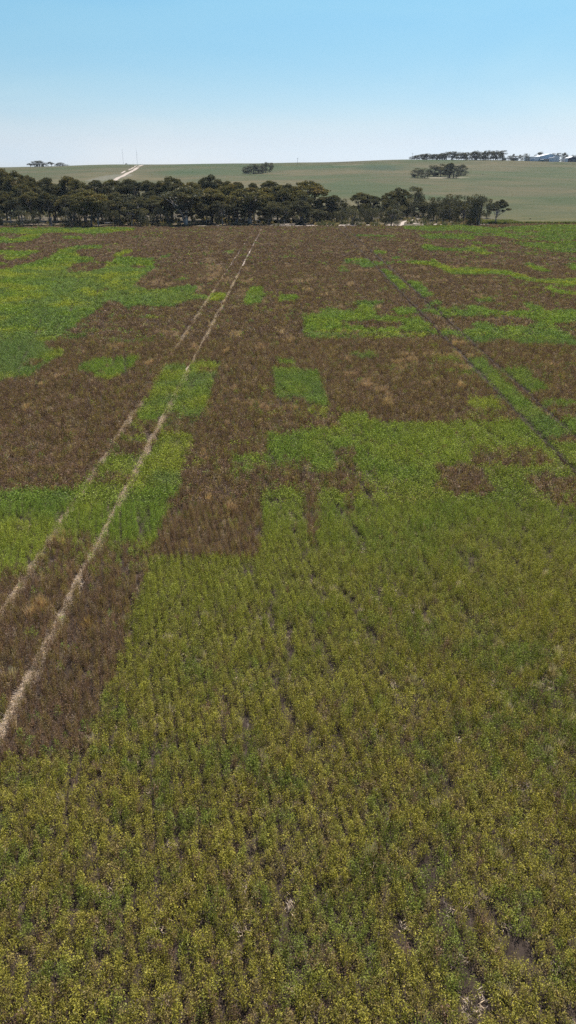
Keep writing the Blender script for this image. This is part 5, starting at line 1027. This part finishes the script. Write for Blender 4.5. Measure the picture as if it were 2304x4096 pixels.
# low scrub and dry tufts on the belt floor
x = rng.uniform(-125, 72, 5200); y = 250 + rng.uniform(0, 1, 5200)**1.2*80; m_ = (fbm(x, y, 7, 33, 3) > .52); x, y = x[m_], y[m_]; k = len(x)
o = scatter('ground_scrub', [grass_mesh(210+i, .55) for i in range(3)], np.stack([x, y, y*0], 1), np.stack([x*0, x*0, rng.uniform(0, 6.28, k)], 1), np.repeat(rng.uniform(.5, 1.7, (k, 1)), 3, 1),
        rng.integers(0, 3, k), np.where(rng.uniform(size=(k, 1)) < .55, L((.09,.095,.065)), L((.22,.18,.13))))
tag(o, 'low grey scrub and dry tufts on the floor of the tree belt', 'scrub')

# ------------------------------------------------------------------ masts and poles
def mast(x, y, h, label):
    e = empty('radio_mast', (x, y, gz(x, y))); m = MB(); r_ = .13
    L3 = [(r_*math.cos(a), r_*math.sin(a)) for a in (0.5, 2.6, 4.7)]
    for a in L3: m.tube([(a[0], a[1], 0), (a[0], a[1], h)], [.032, .026], 5)
    k = 0; z = 0
    while z < h - .6:
        a, b = L3[k % 3], L3[(k+1) % 3]; m.tube([(a[0], a[1], z), (b[0], b[1], z+.6)], [.014, .014], 4); z += .6; k += 1
    m.build('lattice_pole', M['steel'], e)
    for a in (.6, 2.7, 4.8):
        g = MB(); g.tube([(0, 0, h*.85), (math.cos(a)*h*.4, math.sin(a)*h*.4, gz(x+math.cos(a)*h*.4, y+math.sin(a)*h*.4)-gz(x, y))], [.015, .015], 4); g.build('guy_wire', M['steel'], e)
    g = MB(); g.tube([(0,0,h), (0,0,h+1.2)], [.03,.02], 5); g.build('whip_aerial', M['steel'], e)
    tag(e, label, 'mast', 'radio masts on the left skyline'); return e
mast(-205.0, 985, 17.0, 'left thin radio mast on the skyline, with a bush at its foot')
mast(-187.5, 985, 17.6, 'right thin radio mast on the skyline, at the top of the pale hill road')
def power_pole(x, y, h, label, arm=True):
    e = empty('power_pole', (x, y, gz(x, y))); m = MB(); m.tube([(0,0,-.5), (0,0,h)], [.17,.12], 8); m.build('pole', M['wood'], e, smooth=True)
    if arm:
        m = MB(); m.box(-1.1,1.1,-.06,.06,h-.7,h-.52); m.build('crossarm', M['wood'], e)
        for dx in (-.95, 0, .95):
            g = MB(); g.tube([(dx,0,h-.52 if dx else h), (dx,0,h-.25 if dx else h+.28)], [.05,.04], 6); g.build('insulator', M['white'], e)
    tag(e, label, 'pole', 'power poles on the hill'); return e
power_pole(-169.5, 848, 6.4, 'wooden power pole standing beside the pale hill road')
power_pole(11.2, 929, 6.6, 'lone power pole on the skyline near the picture centre')
power_pole(155.5, 992, 7.2, 'thin power pole at the left end of the skyline windbreak')
power_pole(297.2, 978, 8.0, 'power pole touching the left end of the big shed')

# ------------------------------------------------------------------ air
m = MB(); m.box(-1700, 1700, -300, 1290, -31.5, 62)
hm, hnt, hout = newmat('haze_air'); hv = N(hnt, 'ShaderNodeVolumePrincipled'); hv.inputs['Color'].default_value = (.78,.87,1,1)
hv.inputs['Density'].default_value = 4.5e-5; hv.inputs['Anisotropy'].default_value = .2; hnt.links.new(hv.outputs[0], hout.inputs['Volume'])
o = m.build('haze', hm); tag(o, 'thin bluish air between the camera and the far hill', 'haze', None, 'stuff')

# ------------------------------------------------------------------ farm sheds on the right skyline
BZ = min(gz(300, 985), gz(335, 985)) - .15
s = empty('machinery_shed', (298, 985, BZ)); tag(s, 'big pale grey farm shed with blue-grey gable and white roof on the right skyline', 'shed')
m = MB(); m.box(0, 13.6, 0, 16, 0, 5.6); m.build('wing_wall', M['zinc'], s)
m = MB(); m.prism([(-.25,5.65),(13.55,5.9),(13.55,6.05),(-.25,5.8)], -.5, 16.3); m.build('wing_roof', M['zincroof'], s)
m = MB(); m.prism([(13.7,0),(39.2,0),(39.2,6.7),(26.8,8.7),(13.7,5.9)], .1, 24); m.build('wall', M['zinc'], s)
m = MB(); m.prism([(13.75,4.0),(26.6,4.0),(33,7.5),(26.8,8.45),(13.75,5.7)], -.02, .09); m.build('gable_cladding', M['blue'], s)
m = MB(); m.prism([(13.4,5.95),(26.8,8.78),(39.6,6.72),(39.6,6.9),(26.8,8.96),(13.4,6.12)], -.4, 24.4); m.build('roof', M['zincroof'], s)
m = MB(); m.prism([(24.6,0),(31.4,0),(31.4,5.2),(24.6,4.1)], -5.5, -.05); m.build('lean_to', M['zinc'], s)
m = MB(); m.prism([(24.3,4.12),(31.7,5.35),(31.7,5.55),(24.3,4.3)], -5.9, -.06); m.build('lean_to_roof', M['zincroof'], s)
m = MB(); m.box(18.3, 24.5, -5.0, -.05, 3.0, 3.45); m.build('awning', M['white'], s)
for x_ in (18.5, 21.4, 24.2):
    m = MB(); m.box(x_-.08, x_+.08, -4.9, -4.74, 0, 2.98); m.build('awning_post', M['steel'], s)
m = MB(); m.box(14.6, 18.0, -.06, .06, .05, 3.6); m.build('door', M['steel'], s)
m = MB(); m.box(35.6, 36.8, -.06, .06, 0.05, 2.4); m.build('side_door', M['white'], s)
m = MB(); m.box(5.0, 8.0, -.05, .0, .05, 3.2); m.build('door', M['blue'], s)
for x_ in (26.3, 28.2, 30.1):
    m = MB(); m.box(x_-.5, x_+.5, -5.56, -5.51, .05, 3.0); m.build('roller_door', M['blue'], s)
m = MB(); m.tube([(30.0,6,8.2),(30.0,6,9.0),(30.0,6,9.35)], [.5,.5,.1], 8); m.build('roof_vent', M['zinc'], s)

d = empty('dark_shed', (342.5, 985, BZ)); tag(d, 'navy-fronted open shed with pale roof at the right picture edge', 'shed')
m = MB(); m.box(2.2, 5.4, 0, 14, 0, 4.0); m.build('end_bay', M['zinc'], d)
m = MB(); m.prism([(5.45,0),(17.6,0),(17.6,4.2),(11.5,5.7),(5.45,4.0)], .1, 14); m.build('wall', M['navy'], d)
m = MB(); m.prism([(1.8,4.05),(5.4,4.15),(11.5,5.9),(18,4.3),(18,4.5),(11.5,6.1),(5.4,4.35),(1.8,4.25)], -.5, 14.5); m.build('roof', M['zincroof'], d)
m = MB(); m.box(7.4, 8.7, -.02, .1, .03, 2.3); m.build('door', M['wood'], d)
m = MB(); m.box(11.0, 14.6, -.02, .1, .03, 3.4); m.build('roller_door', M['steel'], d)

c = empty('white_carport', (303.4, 979, BZ)); tag(c, 'small white-framed carport in front of the big shed wing', 'carport')
m = MB(); m.box(0, 3.4, 0, 3, 2.3, 2.45); m.build('roof', M['white'], c)
for x_, y_ in ((.1,.1),(3.3,.1),(.1,2.9),(3.3,2.9)):
    m = MB(); m.box(x_-.06, x_+.06, y_-.06, y_+.06, 0, 2.29); m.build('leg', M['white'], c)

t = empty('farm_truck', (308.6, 975, BZ + .25)); tag(t, 'teal flatbed truck parked before the big shed, carrying white tanks', 'truck')
m = MB(); m.box(1.6, 6.9, 0, 2.3, .75, 1.0); m.build('tray', M['teal'], t)
m = MB(); m.prism([(0,.55),(1.5,.55),(1.5,2.4),(.45,2.4),(0,1.5)], .05, 2.25); m.build('cab', M['teal'], t)
m = MB(); m.box(.55, 1.35, 0.0, .04, 1.55, 2.2); m.build('side_window', M['glass'], t)
m = MB(); m.box(1.65, 6.85, -.04, 0, 1.0, 1.75); m.build('drop_side', M['teal'], t)
for wx in (.75, 4.8, 5.9):
    for wy in (.12, 1.95):
        m = MB(); m.tube([(wx, wy, .48), (wx, wy+.25, .48)], [.48,.48], 14); w_ = m.build('wheel', M['rubber'], t)
        m = MB(); m.tube([(wx, wy-.02, .48), (wx, wy+.27, .48)], [.22,.22], 10); m.build('rim', M['steel'], w_)
for i, (x_, l_) in enumerate(((2.9, 'left white liquid tank on the teal truck tray'), (5.2, 'right white liquid tank on the teal truck tray'))):
    e = empty('liquid_tank', (308.6+x_, 976.15, BZ+1.26)); tag(e, l_, 'tank', 'white tanks on the truck')
    m = MB(); m.tube([(0,0,0),(0,0,.15),(0,0,1.35),(0,0,1.65),(0,0,1.75)], [.8,.86,.86,.55,.2], 16); m.build('shell', M['white'], e, smooth=True)
    m = MB(); m.tube([(0,0,1.75),(0,0,1.9)], [.22,.22], 10); m.build('lid', M['steel'], e)
def low_shed(x, y, w, h, label):
    e = empty('storage_shed', (x, y, gz(x, y))); m = MB(); m.box(0, w, 0, 4, -.4, h); m.build('wall', M['zinc'], e)
    m = MB(); m.prism([(-.3,h+.01),(w+.3,h+.01),(w+.3,h+.25),(w/2,h+.8),(-.3,h+.25)], -.3, 4.3); m.build('roof', M['white'], e)
    m = MB(); m.box(w*.4, w*.4+.9, -.05, .0, 0, h*.8); m.build('door', M['steel'], e)
    tag(e, label, 'shed', 'small sheds among the skyline trees')
low_shed(281.5, 996, 7.5, 2.4, 'low white-roofed shed between the skyline trees and the big shed')
low_shed(271, 1000, 4.0, 2.2, 'small white-roofed shed half hidden by the thinning skyline trees')
low_shed(236.5, 1003, 3.0, 4.2, 'pale narrow shed glimpsed through the skyline windbreak')
u = empty('parked_ute', (354.5, 977, BZ)); tag(u, 'small dark utility vehicle parked before the navy shed', 'ute')
m = MB(); m.prism([(0,.45),(4.6,.45),(4.6,1.0),(3.2,1.05),(2.8,1.6),(1.5,1.6),(1.2,1.0),(0,.95)], 0, 1.7); m.build('body', M['steel'], u)
m = MB(); m.box(1.6, 2.7, -.015, 0, 1.08, 1.5); m.build('window', M['glass'], u)
for wx in (.9, 3.7):
    for wy in (-.05, 1.55):
        m = MB(); m.tube([(wx, wy, .36), (wx, wy+.2, .36)], [.36,.36], 12); m.build('wheel', M['rubber'], u)
